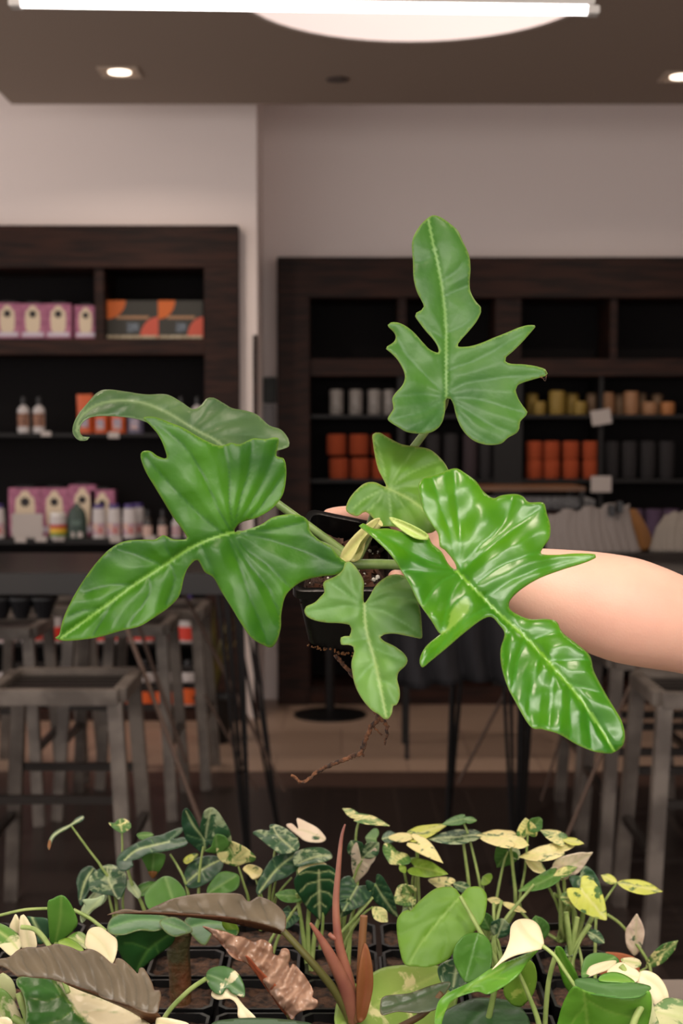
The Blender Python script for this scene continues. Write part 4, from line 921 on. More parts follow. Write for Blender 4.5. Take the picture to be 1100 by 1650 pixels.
# palm
limb([(750, 908, 1.30, 38), (715, 898, 1.305, 40), (680, 888, 1.315, 38), (660, 882, 1.32, 32)])
limb([(735, 895, 1.32, 30), (700, 872, 1.34, 28), (670, 858, 1.345, 24)]); limb([(735, 925, 1.33, 28), (700, 930, 1.35, 26), (672, 925, 1.36, 22)])
# fingers: index lies along the rim's far wall, the others curl round the back of the pot
limb([(672, 862, 1.335, 19), (640, 845, 1.325, 17.5), (605, 833, 1.315, 16), (560, 829, 1.302, 15), (531, 831, 1.295, 13)], 14)
limb([(668, 880, 1.35, 19), (638, 870, 1.36, 17.5), (598, 866, 1.365, 16), (560, 868, 1.36, 15), (525, 872, 1.345, 13)], 14)
limb([(668, 902, 1.358, 18), (640, 900, 1.375, 17), (600, 900, 1.38, 15.5), (560, 902, 1.372, 14), (532, 905, 1.36, 12)], 14)
limb([(668, 922, 1.362, 16), (642, 930, 1.375, 14.5), (610, 936, 1.38, 13.5), (580, 940, 1.37, 12), (560, 942, 1.36, 10)], 14)
# thumb from the side of the palm, against the right wall near the rim
limb([(722, 915, 1.29, 26), (690, 928, 1.265, 22), (662, 932, 1.24, 18), (645, 932, 1.222, 16), (636, 930, 1.208, 13)], 14)
arm = thing('person', 'bare forearm reaching in from the right, hand gripping the black pot', 'person', P(1000, 981, 1.32))
# one continuous skin
bo = link('body', am, M_skin, arm)
rm = bo.modifiers.new('weld', 'REMESH'); rm.mode = 'VOXEL'; rm.voxel_size = .0016; rm.use_smooth_shade = True
sm = bo.modifiers.new('relax', 'SMOOTH'); sm.factor = .5; sm.iterations = 22
# ------------------------------------------------------------------ plant bench, tray and potted starters
TBZ, SZ = .865, .935
bt = thing('plant_bench', 'pale bench top carrying the trays of small potted plants', 'table', (0, 1.2, 0))
part('bench_top', MB().box((-.95, .55, TBZ - .03), (.75, 1.63, TBZ), .003), mat('beige_laminate', srgb(128, 116, 106), .5), bt)
for x in (-.9, .7):
    for y in (.6, 1.58): part('leg', MB().sqtube((x, y, TBZ - .03), (x, y, 0), .04), M_black, bt, False)
part('apron', MB().box((-.9, 1.57, TBZ - .1), (.7, 1.59, TBZ - .03)), M_black, bt, False)
M_tray = mat('black_tray_plastic', srgb(22, 22, 23), .35)
ROWS = [1.575, 1.49, 1.405, 1.32, 1.235]; PIT = .083
tl = ['black nursery tray at the left end of the bench', 'black nursery tray in the middle of the bench', 'black nursery tray at the right end of the bench']
for i in range(3):
    xc = (-4 + 3 * i) * PIT; hw = PIT * 1.5 - .0015; y0, y1 = ROWS[-1] - .043, ROWS[0] + .043
    m = MB().box((xc - hw, y0, TBZ + .0005), (xc + hw, y1, TBZ + .003))
    for a, b_ in (((xc - hw, y0), (xc + hw, y0 + .003)), ((xc - hw, y1 - .003), (xc + hw, y1)), ((xc - hw, y0), (xc - hw + .003, y1)), ((xc + hw - .003, y0), (xc + hw, y1))): m.box((a[0], a[1], TBZ + .0005), (b_[0], b_[1], TBZ + .032))
    single('nursery_tray', m, M_tray, tl[i], 'tray', 'black nursery trays', False)
M_pp = mat('black_nursery_pot', srgb(14, 14, 15), .4, spec=.3); M_soil2 = mat('dark_bark_soil', srgb(32, 20, 14), .9, col2=srgb(92, 64, 46), cscale=110, bump=.7, bscale=160)
def potparts(t, c):
    a, b_ = .0385, .029; zb, zt = TBZ + .0035, SZ + .002
    def ring(r, z, k=.008): return [c + Vector((x, y, z - c.z)) for x, y in ((-r + k, -r), (r - k, -r), (r, -r + k), (r, r - k), (r - k, r), (-r + k, r), (-r, r - k), (-r, -r + k))]
    R = [ring(b_, zb), ring(a - .0035, zt - .012), ring(a - .0005, zt - .011), ring(a, zt), ring(a - .003, zt), ring(a - .005, zt - .02)]
    m = MB().add([p for g in R for p in g], [(j * 8 + i, j * 8 + (i + 1) % 8, (j + 1) * 8 + (i + 1) % 8, (j + 1) * 8 + i) for j in range(5) for i in range(8)] + [tuple(reversed(range(8)))])
    part('pot', m, M_pp, t, False)
    n = 10; r = a - .004; vs = [c + Vector((-r + 2 * r * i / n, -r + 2 * r * j / n, SZ - .006 - c.z + .004 * noise.noise(Vector((i * .7 + c.x * 50, j * .7, c.y * 9))))) for j in range(n + 1) for i in range(n + 1)]
    part('soil', MB().add(vs, [(j * (n + 1) + i, j * (n + 1) + i + 1, (j + 1) * (n + 1) + i + 1, (j + 1) * (n + 1) + i) for j in range(n) for i in range(n)]), M_soil2, t, angle=180)
used = set()
def starter(col, row, label, name='potted_alocasia', group=None, cat='potted plant'):
    used.add((col, row)); c = Vector(((col - .5) * PIT, ROWS[row], TBZ + .003)) if False else Vector((col * PIT, ROWS[row], TBZ + .003))
    t = thing(name, label, cat, c, group); potparts(t, c); return t
# leaf pigments
c_dk, c_dk2 = srgb(30, 66, 44), srgb(46, 86, 56)
AL = dict(
 dark=leafmat('alocasia_dark', c_dk, c_dk2, srgb(196, 214, 150), None, srgb(120, 156, 104), rough=.4, transl=.12),
 marb=leafmat('alocasia_marbled', srgb(38, 76, 48), srgb(58, 98, 62), srgb(200, 212, 160), None, srgb(120, 152, 106), var=srgb(168, 184, 142), vscale=75, vthr=(.5, .6), rough=.42, transl=.14),
 cream=leafmat('alocasia_cream', srgb(242, 230, 158), srgb(248, 238, 182), srgb(234, 234, 160), None, srgb(226, 226, 150), var=srgb(92, 124, 72), vscale=60, vthr=(.56, .62), rough=.45, transl=.2),
 mix=leafmat('alocasia_mix', srgb(70, 118, 56), srgb(104, 148, 70), srgb(214, 222, 150), None, srgb(156, 186, 106), var=srgb(242, 236, 166), vscale=62, vthr=(.49, .53), rough=.42, transl=.18),
 yel=leafmat('alocasia_yellow', srgb(206, 216, 84), srgb(226, 228, 122), srgb(224, 224, 150), None, srgb(206, 212, 120), var=srgb(74, 116, 52), vscale=60, vthr=(.54, .6), rough=.45, transl=.2),
 green=leafmat('alocasia_green', srgb(72, 120, 52), srgb(98, 148, 66), srgb(140, 176, 104), None, srgb(112, 152, 88), rough=.45, transl=.2),
 lime=leafmat('lime_leaf', srgb(120, 160, 48), srgb(146, 180, 64), srgb(176, 200, 100), None, srgb(150, 184, 76), rough=.45, transl=.25),
 pale=leafmat('pale_underside', srgb(150, 172, 130), srgb(170, 186, 146), srgb(190, 204, 150), None, rough=.5, transl=.2),
 pink=leafmat('pinkish_white', srgb(242, 218, 198), srgb(246, 232, 206), srgb(220, 214, 170), None, var=srgb(62, 98, 62), vscale=50, vthr=(.58, .63), rough=.45, transl=.2))
M_st1 = mat('pale_green_stem', srgb(160, 178, 104), .45, col2=srgb(132, 156, 82), cscale=60)
def prof(kind):
    if kind == 'sag': return [(-.04, .03), (-.22, .13), (-.36, .27), (-.33, .40), (-.12, .49), (.15, .5), (.42, .40), (.7, .22), (.9, .07), (1, 0)]
    if kind == 'arrow': return [(-.04, .03), (-.35, .2), (-.6, .38), (-.45, .5), (-.12, .48), (.1, .42), (.4, .33), (.7, .17), (.9, .05), (1, 0)]
    if kind == 'heart': return [(-.03, .03), (-.14, .16), (-.2, .32), (-.08, .46), (.15, .5), (.42, .44), (.7, .27), (.9, .1), (1, 0)]
    return [(0, .02), (.06, .16), (.2, .34), (.42, .46), (.62, .44), (.8, .3), (.94, .12), (1, 0)]
def aleaf(t, a, tip, wpx, kind, m, Y, gy=-.0012, gx=0, asym=0, pet=True, petfrom=None, bend=0, pr=.0018, petm=None, jag=.03, dome=.0, sidescale=1, midpts=None, via=None, name='leaf'):
    ax, ay = a; dx, dy = tip[0] - ax, tip[1] - ay; L = math.hypot(dx, dy); ux, uy = dx / L, dy / L; vx, vy = -uy, ux
    pf = prof(kind); rr = random.Random(int(ax * 7 + ay * 13))
    def mp(u, v):
        b_ = bend * (u * u) * L
        return (ax + ux * u * L + vx * (v * wpx + b_), ay + uy * u * L + vy * (v * wpx + b_))
    ol = [mp(u * (1 + rr.uniform(-jag, jag)), v * (1 + asym) * (1 + rr.uniform(-jag, jag) * 2)) for u, v in pf]
    ol += [mp(u * (1 + rr.uniform(-jag, jag)), -v * (1 - asym) * (1 + rr.uniform(-jag, jag) * 2)) for u, v in pf[-2::-1]]
    mid = [mp(k / 5, 0) for k in range(6)]
    sides = []
    if kind in ('sag', 'arrow', 'heart'):
        lob = min(u for u, v in pf)
        for s_ in (1, -1): sides.append([mp(0, 0), mp(lob * .45, s_ * .17), mp(lob * .8, s_ * .33)])
    for u0 in (.03, .22, .42, .6, .76):
        wv = max(.05, .46 * (1 - u0) ** .8)
        for s_ in (1, -1): sides.append([mp(u0, 0), mp(u0 + .06, s_ * wv * .5), mp(u0 + .17, s_ * wv * .9)])
    st = max(1.6, min(4, math.sqrt(L * wpx) / 16))
    o = leaf(name, ol, mid, sides, Y, m, t, gy=gy, gx=gx, step=st, groove=.0006, pillow=.001, pw=4, wave=.003, wfreq=.03, vw=1.5, sw=.9, svs=.6 * sidescale, edge=.0005, ref=a, thick=.0004, fold=.004)
    if pet:
        c = Vector(t['_w']); s0 = P(ax, ay, Y + .001)
        e = Vector((c.x + rr.uniform(-.008, .008), c.y + rr.uniform(-.008, .008), SZ - .006)) if petfrom is None else petfrom
        h = s0.z - e.z
        mid_ = [P(*v) for v in via] if via else [e + Vector(((s0.x - e.x) * .25, (s0.y - e.y) * .3, h * .45)), e + Vector(((s0.x - e.x) * .7, (s0.y - e.y) * .75, h * .85))]
        stem('petiole', [e] + mid_ + [s0], (pr * 1.15, pr * .62), petm or M_st1, t, 7, 4)
    return o
R0, R1, R2, R3, R4 = ROWS
# ---- back row, left to right
zs = lambda l: [(a * .5, 1289 + b_ * .5) for a, b_ in l]
def tleaf(p, ol, mid, sides, Y, m, gy=-.0008, **k):
    d = dict(step=2.5, vw=1.7, sw=1.0, fold=.004, pillow=.0012, pw=6, groove=.0007, wave=.003, wfreq=.03, edge=.0005); d.update(k)
    return leaf('leaf', zs(ol), zs(mid), [zs(v) for v in sides], Y, m, p, gy=gy, **d)
def tpet(p, pts, r=.0019, r1=.0011): return stem('petiole', [(a * .5, 1289 + b_ * .5, y) for a, b_, y in pts], (r, r1), M_st1, p, 8)
p = starter(-4, 0, 'small dark alocasia at the back left with a drooping brown-tipped leaf')
tleaf(p, [(228,76),(245,58),(268,50),(271,60),(260,70),(238,80),(215,95),(190,108),(172,125),(163,150),(157,160),(153,150),(158,125),(172,105),(195,90)], [(158,150),(172,115),(228,80),(266,56)], [], R0, AL['dark'], -.0015, ref=(107, 1345), wave=.0005)
tleaf(p, [(153,146),(158,128),(164,130),(163,150),(157,161)], [(157,130),(157,158)], [], R0 - .0006, leafmat('withered_tip', srgb(150, 100, 50), srgb(130, 84, 44), srgb(160, 110, 60), rough=.7), -.0015, ref=(107, 1345), wave=.0003)
tpet(p, [(380, 470, R0), (370, 300, R0), (326, 215, R0), (285, 160, R0), (230, 84, R0 + .001)])
tleaf(p, [(250,290),(246,260),(262,225),(290,212),(310,225),(325,240),(300,270),(285,300),(262,340),(252,320)], [(300,222),(275,260),(258,320)], [], R0 + .01, AL['dark'])
tleaf(p, [(285,258),(295,240),(318,222),(345,208),(375,212),(400,228),(408,255),(402,290),(385,320),(365,308),(340,305),(310,298),(290,290)], [(345,215),(350,260),(375,312)], [[(350,255),(315,250),(295,262)], [(352,262),(390,245)], [(360,285),(330,290)], [(362,285),(395,280)]], R0 - .01, AL['marb'])
tleaf(p, [(258,370),(265,345),(285,315),(305,296),(325,300),(347,312),(330,335),(300,355),(275,385),(262,395)], [(310,300),(285,340),(262,385)], [], R0 - .02, AL['pale'])
tpet(p, [(380, 470, R0), (372, 400, R0 - .01), (355, 330, R0 - .012), (350, 290, R0 - .01)], .0024); tpet(p, [(395, 470, R0), (400, 380, R0), (395, 330, R0), (400, 285, R0)])
p = starter(-3, 0, 'dark alocasia at the back left with one long white-ribbed leaf')
tleaf(p, [(350,72),(368,74),(380,62),(400,60),(418,72),(422,88),(408,100),(392,106),(374,98),(360,86)], [(386,64),(392,100)], [[(390,85),(410,78)], [(388,84),(368,80)]], R0 + .01, AL['mix']); tpet(p, [(395, 300, R0), (393, 200, R0 + .01), (394, 150, R0 + .01), (392, 90, R0 + .01)], .0014)
tleaf(p, [(375,200),(385,175),(410,155),(440,138),(480,120),(520,112),(548,100),(575,90),(592,92),(580,110),(560,125),(590,120),(605,130),(600,145),(570,155),(530,165),(480,172),(450,188),(425,196),(430,210),(405,228),(385,225)], [(400,195),(440,162),(500,145),(545,135)], [[(450,160),(440,142)], [(500,146),(485,126)], [(480,152),(490,168)], [(530,140),(560,115),(585,95)], [(540,138),(575,140),(600,132)]], R0 - .015, AL['dark'], -.0011)
tleaf(p, [(440,112),(455,104),(480,104),(495,112),(480,122),(455,128)], [(445,115),(490,112)], [], R0 + .02, AL['green'])
tleaf(p, [(455,180),(480,172),(515,172),(532,178),(528,205),(510,235),(490,252),(478,232),(465,205)], [(495,175),(490,246)], [], R0 + .01, AL['green'], .0002)
tleaf(p, [(478,232),(505,232),(500,248),(490,253)], [(490,234),(490,250)], [], R0 + .0092, leafmat('withered_tip', srgb(150, 100, 50), srgb(130, 84, 44), srgb(160, 110, 60)), .0002)
tpet(p, [(480, 400, R0 - .01), (455, 330, R0 - .012), (425, 270, R0 - .015), (405, 200, R0 - .013)], .0024, .0016)
tleaf(p, [(440,290),(450,272),(480,262),(508,268),(500,285),(478,300),(455,310)], [(450,300),(495,270)], [], R0 - .005, AL['green'])
tleaf(p, [(408,260),(425,258),(440,275),(455,300),(445,318),(425,300),(410,285)], [(415,262),(445,310)], [], R0 - .02, AL['pale'])
p = starter(-2, 0, 'dark alocasia at the back whose two rounded lobes stand upright')
tleaf(p, [(585,80),(586,50),(592,32),(603,28),(618,45),(632,70),(645,98),(662,125),(672,140),(665,160),(650,172),(635,160),(618,145),(600,130),(592,105)], [(598,35),(625,85),(655,125),(660,165)], [[(650,128),(615,118),(600,112)], [(655,140),(635,148)]], R0 - .012, AL['dark'], .0003)
tleaf(p, [(645,98),(650,60),(660,35),(682,25),(702,38),(720,65),(738,95),(746,130),(738,142),(712,150),(690,150),(670,140)], [(680,30),(668,80),(662,130)], [[(664,120),(700,85),(722,75)], [(662,128),(700,130),(738,132)], [(668,90),(690,55)]], R0 - .014, AL['marb'], .0003)
tpet(p, [(640, 380, R0 - .01), (640, 280, R0 - .01), (645, 210, R0 - .01), (655, 150, R0 - .01)], .002)
tleaf(p, [(590,262),(600,220),(620,195),(650,182),(690,180),(715,190),(718,215),(700,240),(675,262),(640,280),(610,282)], [(600,268),(650,225),(705,195)], [[(640,232),(630,205)], [(650,226),(660,258)], [(675,212),(672,190)]], R0 + .005, AL['dark'])
tleaf(p, [(660,165),(680,150),(690,118),(700,110),(725,118),(738,142),(728,160),(700,172),(680,172)], [(695,115),(700,168)], [], R0 - .022, AL['green'], .0004)
tleaf(p, [(698,150),(720,142),(745,134),(775,145),(800,160),(824,186),(815,200),(790,205),(760,215),(740,210),(715,200),(700,180)], [(735,148),(752,180),(762,212)], [[(756,195),(790,170)], [(756,196),(810,190)], [(752,185),(715,190)]], R0 - .015, AL['mix'], .0003)
tpet(p, [(800, 380, R0 - .01), (800, 320, R0 - .012), (785, 270, R0 - .013), (768, 215, R0 - .013)], .002); tpet(p, [(610, 320, R0 - .01), (595, 260, R0 - .01), (570, 210, R0), (548, 175, R0)], .0018)
tleaf(p, [(668,300),(672,275),(700,240),(720,230),(745,232),(770,245),(768,280),(740,298),(700,305)], [(675,298),(760,245)], [], R0 - .03, AL['green'], -.0005)
tleaf(p, [(530,160),(600,205),(595,215),(560,205)] if False else [(590,195),(602,180),(625,172),(640,176),(625,192),(600,206)], [(595,200),(632,178)], [], R0 + .01, AL['yel'])
p = starter(-1, 0, 'marbled alocasia at the back with a cream leaf tilting right')
tleaf(p, [(814,105),(835,96),(868,98),(868,82),(880,78),(905,84),(935,100),(958,125),(965,150),(950,165),(925,172),(900,172),(875,155),(850,135),(830,118)], [(880,85),(895,115),(945,160)], [[(893,112),(855,108),(825,106)], [(895,113),(930,112)], [(915,135),(950,138)], [(910,130),(885,150)]], R0 - .01, AL['marb'], -.0009)
tpet(p, [(860, 400, R0), (870, 280, R0 - .005), (880, 200, R0 - .008), (892, 120, R0 - .008)], .0018)
tleaf(p, [(922,80),(940,76),(960,92),(955,62),(965,60),(990,72),(1020,88),(1040,108),(1050,125),(1035,136),(1005,136),(980,130),(960,115),(935,95)], [(958,95),(1000,105),(1045,128)], [], R0 + .01, AL['pink'], -.0009)
tpet(p, [(960, 300, R0), (958, 200, R0 + .01), (958, 120, R0 + .01)], .0014)
tleaf(p, [(825,295),(830,265),(850,225),(880,185),(920,165),(960,160),(975,190),(955,225),(920,250),(880,265),(850,290),(835,305)], [(835,298),(890,225),(955,172)], [[(890,225),(880,192)], [(885,232),(920,240)], [(915,205),(950,210)], [(860,258),(845,245)]], R0 - .03, AL['dark'], -.0008)
tleaf(p, [(950,170),(985,155),(1030,152),(1060,165),(1070,185),(1040,200),(1000,205),(960,215),(945,200)], [(960,205),(1010,185),(1062,178)], [[(1000,188),(990,165)], [(1020,182),(1040,195)]], R0 - .02, AL['marb'], -.001)
tleaf(p, [(960,222),(985,205),(1020,195),(1050,205),(1052,222),(1015,228),(985,240),(965,240)], [(965,232),(1045,212)], [], R0 - .028, AL['cream'], -.001)
tleaf(p, [(782,222),(800,208),(825,212),(845,225),(838,245),(815,255),(800,240)], [(795,218),(835,240)], [], R0 + .01, AL['cream'])
for q in ([(880,420,R0),(885,330,R0),(905,290,R0-.02),(940,250,R0-.02)], [(840,420,R0),(835,330,R0),(835,260,R0)], [(870,420,R0),(875,350,R0),(880,300,R0-.01),(890,255,R0-.02)], [(860,420,R0),(850,340,R0),(822,250,R0+.01)]): tpet(p, q)
p = starter(0, 0, 'white-splashed alocasia at the back with three lobes behind the pink spike')
aleaf(p, (580, 1318), (629, 1325), 16, 'heart', AL['mix'], R0, gy=-.0022, bend=.12, via=[(575, 1440, R0), (573, 1350, R0)]); aleaf(p, (582, 1318), (552, 1303), 14, 'oval', AL['mix'], R0, gy=-.002, pet=False)
aleaf(p, (583, 1386), (572, 1425), 40, 'arrow', AL['pink'], R0 - .02, gy=.0004)
aleaf(p, (580, 1382), (565, 1354), 30, 'oval', AL['marb'], R0 - .018, gy=.0004, pet=False); aleaf(p, (585, 1382), (610, 1358), 28, 'oval', AL['marb'], R0 - .022, gy=.0004, pet=False)
aleaf(p, (606, 1352), (588, 1350), 34, 'heart', AL['green'], R0 + .02, gy=-.002); aleaf(p, (615, 1352), (640, 1345), 22, 'oval', AL['dark'], R0 + .02, gy=-.002, pet=False)
p = starter(1, 0, 'cream and green alocasia at the back behind the big light green heart leaf')
aleaf(p, (668, 1345), (722, 1328), 22, 'heart', AL['yel'], R0, gy=-.0022); aleaf(p, (668, 1348), (624, 1350), 16, 'oval', AL['cream'], R0 - .012, gy=-.002, pet=False)
aleaf(p, (640, 1372), (628, 1392), 52, 'heart', AL['mix'], R0 - .02, gy=-.0006); aleaf(p, (675, 1360), (718, 1385), 26, 'sag', AL['cream'], R0 - .03, gy=-.0012, bend=.15)
aleaf(p, (668, 1396), (721, 1408), 30, 'heart', AL['lime'], R0 - .035, gy=-.001); aleaf(p, (654, 1396), (643, 1402), 18, 'oval', AL['lime'], R0 - .035, gy=-.001, pet=False)
aleaf(p, (725, 1425), (688, 1418), 22, 'heart', AL['cream'], R0 - .03, gy=-.0014); aleaf(p, (730, 1424), (760, 1434), 18, 'oval', AL['marb'], R0 - .03, gy=-.0014, pet=False)
p = starter(2, 0, 'tall variegated alocasia at the back with a flat cream leaf like a table')
aleaf(p, (745, 1348), (688, 1352), 24, 'heart', AL['marb'], R0, gy=-.0024, via=[(762, 1470, R0), (752, 1400, R0)], pr=.0024); aleaf(p, (742, 1347), (778, 1345), 20, 'oval', AL['marb'], R0, gy=-.0024, pet=False)
aleaf(p, (744, 1320), (712, 1328), 16, 'heart', AL['green'], R0 + .012, gy=-.0018); aleaf(p, (744, 1320), (768, 1322), 12, 'oval', AL['green'], R0 + .012, gy=-.0018, pet=False)
aleaf(p, (820, 1352), (765, 1346), 28, 'heart', AL['cream'], R0 - .01, gy=-.0022, via=[(828, 1470, R0), (826, 1400, R0)], pr=.0024); aleaf(p, (815, 1352), (852, 1362), 22, 'oval', AL['cream'], R0 - .01, gy=-.002, pet=False)
aleaf(p, (818, 1372), (800, 1398), 38, 'heart', AL['green'], R0 + .01, gy=.0005); aleaf(p, (778, 1412), (790, 1422), 26, 'oval', AL['lime'], R0 + .01, gy=-.0008)
aleaf(p, (808, 1452), (784, 1449), 12, 'oval', AL['cream'], R0 - .04, gy=-.0022); aleaf(p, (808, 1454), (848, 1470), 12, 'oval', AL['cream'], R0 - .04, gy=-.002, pet=False)
aleaf(p, (745, 1440), (770, 1450), 20, 'oval', AL['marb'], R0 - .02, gy=-.001)
p = starter(3, 0, 'tallest cream alocasia at the back right with many thick pale stems')
aleaf(p, (850, 1345), (846, 1318), 34, 'heart', AL['mix'], R0, gy=.0004, via=[(840, 1470, R0), (846, 1400, R0)]); aleaf(p, (852, 1340), (872, 1318), 26, 'oval', AL['green'], R0 - .005, gy=.0002, pet=False)
aleaf(p, (905, 1352), (870, 1338), 22, 'heart', AL['mix'], R0 + .01, gy=-.0018); aleaf(p, (905, 1352), (940, 1359), 13, 'oval', AL['yel'], R0 + .01, gy=-.0018, pet=False)
aleaf(p, (895, 1370), (836, 1388), 26, 'heart', AL['cream'], R0 - .01, gy=-.0016, bend=.12, via=[(905, 1480, R0), (898, 1420, R0)], pr=.0022); aleaf(p, (893, 1370), (926, 1362), 12, 'oval', AL['cream'], R0 - .01, gy=-.0016, pet=False)
aleaf(p, (845, 1380), (880, 1408), 20, 'oval', AL['cream'], R0 - .005, gy=-.0006); aleaf(p, (835, 1385), (822, 1360), 18, 'oval', AL['pale'], R0 + .01, gy=-.0006, pet=False)
aleaf(p, (905, 1402), (954, 1374), 36, 'heart', AL['pink'], R0 - .01, gy=.0004); aleaf(p, (905, 1402), (882, 1412), 22, 'oval', AL['pink'], R0 - .012, gy=.0004, pet=False)
aleaf(p, (890, 1412), (838, 1442), 26, 'heart', AL['green'], R0 - .03, gy=-.0012, bend=.12, via=[(903, 1490, R0 - .02), (902, 1440, R0 - .02)], pr=.0024); aleaf(p, (890, 1412), (930, 1396), 18, 'oval', AL['mix'], R0 - .03, gy=-.0012, pet=False)
aleaf(p, (935, 1412), (972, 1456), 42, 'heart', AL['marb'], R0 - .01, gy=-.0002, sidescale=.6)
aleaf(p, (935, 1432), (978, 1484), 50, 'heart', AL['yel'], R0 - .04, gy=-.0005, sidescale=.4); aleaf(p, (930, 1448), (902, 1445), 26, 'oval', AL['mix'], R0 - .038, gy=-.0008, pet=False)
for a, b_, c_ in ((912, 1490, 905), (925, 1500, 922), (938, 1480, 938), (952, 1482, 962), (925, 1470, 892)):
    stem('petiole', [(920, 1535, R0 - .005), (a, b_, R0 - .01), (c_, 1440, R0 - .012)], (.0036, .002), M_st1, p)
p = starter(3, 2, 'yellow-edged alocasia at the back right whose leaf points right like an arrow')
aleaf(p, (994, 1422), (1066, 1436), 24, 'oval', AL['yel'], R0, gy=-.0018, via=[(960, 1478, R0), (975, 1450, R0)]); aleaf(p, (994, 1422), (968, 1410), 16, 'oval', AL['yel'], R0, gy=-.0018, pet=False)
aleaf(p, (1022, 1540), (1026, 1474), 34, 'oval', AL['pink'], R0 - .02, gy=.0003, asym=-.1, pet=False)
aleaf(p, (1040, 1560), (1092, 1516), 26, 'oval', AL['mix'], R0 - .03, gy=.0003); stem('petiole', [(1040, 1590, R0 - .03), (1046, 1555, R0 - .03), (1005, 1495, R0 - .02), (978, 1474, R0 - .03)], .0018, M_st1, p)
c = P(975, 1530, 1.52); 
op = thing('terracotta_pot', 'orange terracotta pot rim between the stems at the right', 'pot', Vector((c.x, 1.53, TBZ + .0035)), None)
part('body', MB().lathe([(.018, 0), (.023, .045), (.027, .046), (.028, .066), (.024, .066), (.022, .04), (.001, .04)], Vector((c.x + .005, 1.5, TBZ + .0035)), 24), mat('terracotta', srgb(190, 112, 72), .7), op)
# ---- second row
p = starter(-1, 1, 'dark green alocasia with bold white veins on one hanging leaf')
tleaf(p, [(947,260),(960,240),(985,222),(1015,212),(1050,210),(1075,222),(1092,250),(1090,290),(1075,330),(1055,365),(1032,388),(1010,370),(985,345),(968,315),(952,290)], [(1027,225),(1028,300),(1030,385)], [[(1027,235),(985,232),(965,240)], [(1027,235),(1060,228),(1080,240)], [(1027,262),(990,270),(968,295)], [(1027,258),(1065,258),(1086,275)], [(1028,295),(1000,315),(985,338)], [(1028,292),(1060,300),(1075,320)], [(1029,330),(1012,345)], [(1029,328),(1050,345)]], R1 - .02, leafmat('alocasia_white_vein', srgb(26, 64, 38), srgb(40, 84, 48), srgb(214, 222, 160), None, srgb(190, 208, 140), rough=.38, transl=.1), .0003, vw=2.4, sw=1.1, svs=.9)
tpet(p, [(1030, 480, R1), (1040, 400, R1 - .01), (1040, 300, R1 - .012), (1028, 235, R1 - .015)], .0018)
aleaf(p, (495, 1445), (442, 1442), 24, 'oval', AL['green'], R1, gy=-.0006); aleaf(p, (470, 1470), (452, 1500), 30, 'heart', AL['dark'], R1 + .005, gy=-.0004)
for a, b_ in ((500, 1430), (530, 1450), (478, 1440)): stem('petiole', [(500, 1590, R1), (496 + (a - 500) * .4, 1500, R1), (a, b_, R1)], (.003, .0018), M_st1, p)
p = starter(0, 1, 'dark alocasia with curling edges just right of the pink spike')
aleaf(p, (575, 1428), (552, 1470), 56, 'heart', AL['dark'], R1, gy=-.0006, sidescale=1.2); aleaf(p, (605, 1425), (636, 1482), 34, 'heart', AL['dark'], R1 - .01, gy=.0003, bend=-.1)
aleaf(p, (600, 1462), (624, 1485), 24, 'oval', AL['mix'], R1 - .02, gy=-.0004); aleaf(p, (560, 1448), (548, 1478), 30, 'oval', AL['dark'], R1 - .015, gy=.0003, pet=False)
stem('petiole', [(548, 1505, R1 - .02), (575, 1475, R1 - .02), (600, 1446, R1 - .01)], .0018, M_st1, p)
p = starter(1, 1, 'small cream-speckled alocasia low beside the big light green heart leaf')
aleaf(p, (655, 1442), (632, 1455), 38, 'sag', AL['mix'], R1 + .02, gy=-.0006); aleaf(p, (660, 1440), (650, 1426), 26, 'heart', AL['mix'], R1 + .02, gy=.0004, pet=False); aleaf(p, (658, 1460), (655, 1490), 22, 'oval', AL['pale'], R1 + .01, gy=.0002)
stem('petiole', [(655, 1530, R1), (650, 1480, R1 + .01), (655, 1445, R1 + .02)], .002, M_st1, p)
p = starter(2, 1, 'marbled alocasia half hidden behind the round dark green leaf')
aleaf(p, (800, 1512), (812, 1480), 36, 'oval', AL['marb'], R1, gy=.0002); aleaf(p, (790, 1500), (775, 1470), 26, 'oval', AL['green'], R1 + .01, gy=.0002); aleaf(p, (875, 1515), (862, 1476), 34, 'oval', AL['green'], R1, gy=.0002)
for a, b_ in ((795, 1455), (808, 1452), (860, 1425)): stem('petiole', [(800, 1580, R1), (796, 1510, R1), (a, b_, R1 + .02)], (.0024, .0016), M_st1, p)
p = starter(3, 1, 'small marbled alocasia low among the thick pale stems')
aleaf(p, (945, 1500), (976, 1515), 20, 'oval', AL['marb'], R1, gy=-.0008, bend=.15); aleaf(p, (930, 1520), (912, 1540), 24, 'oval', AL['marb'], R1 + .01, gy=-.0006)
for a, b_ in ((912, 1470), (930, 1478), (950, 1490)): stem('petiole', [(922, 1600, R1), (920, 1540, R1), (a, b_, R1)], (.0038, .0026), M_st1, p)
# ---- third row: dark rosette on a thick stem
M_rst = mat('mossy_brown_stem', srgb(64, 60, 26), .7, col2=srgb(104, 60, 28), cscale=40, bump=.5, bscale=120)
p = starter(-3, 2, 'rosette philodendron with a thick brown stem and broad blue-green leaves', 'potted_philodendron')
LG = leafmat('rosette_green', srgb(50, 94, 50), srgb(70, 118, 64), srgb(110, 152, 92), srgb(150, 150, 90), srgb(84, 130, 84), rough=.38, transl=.1)
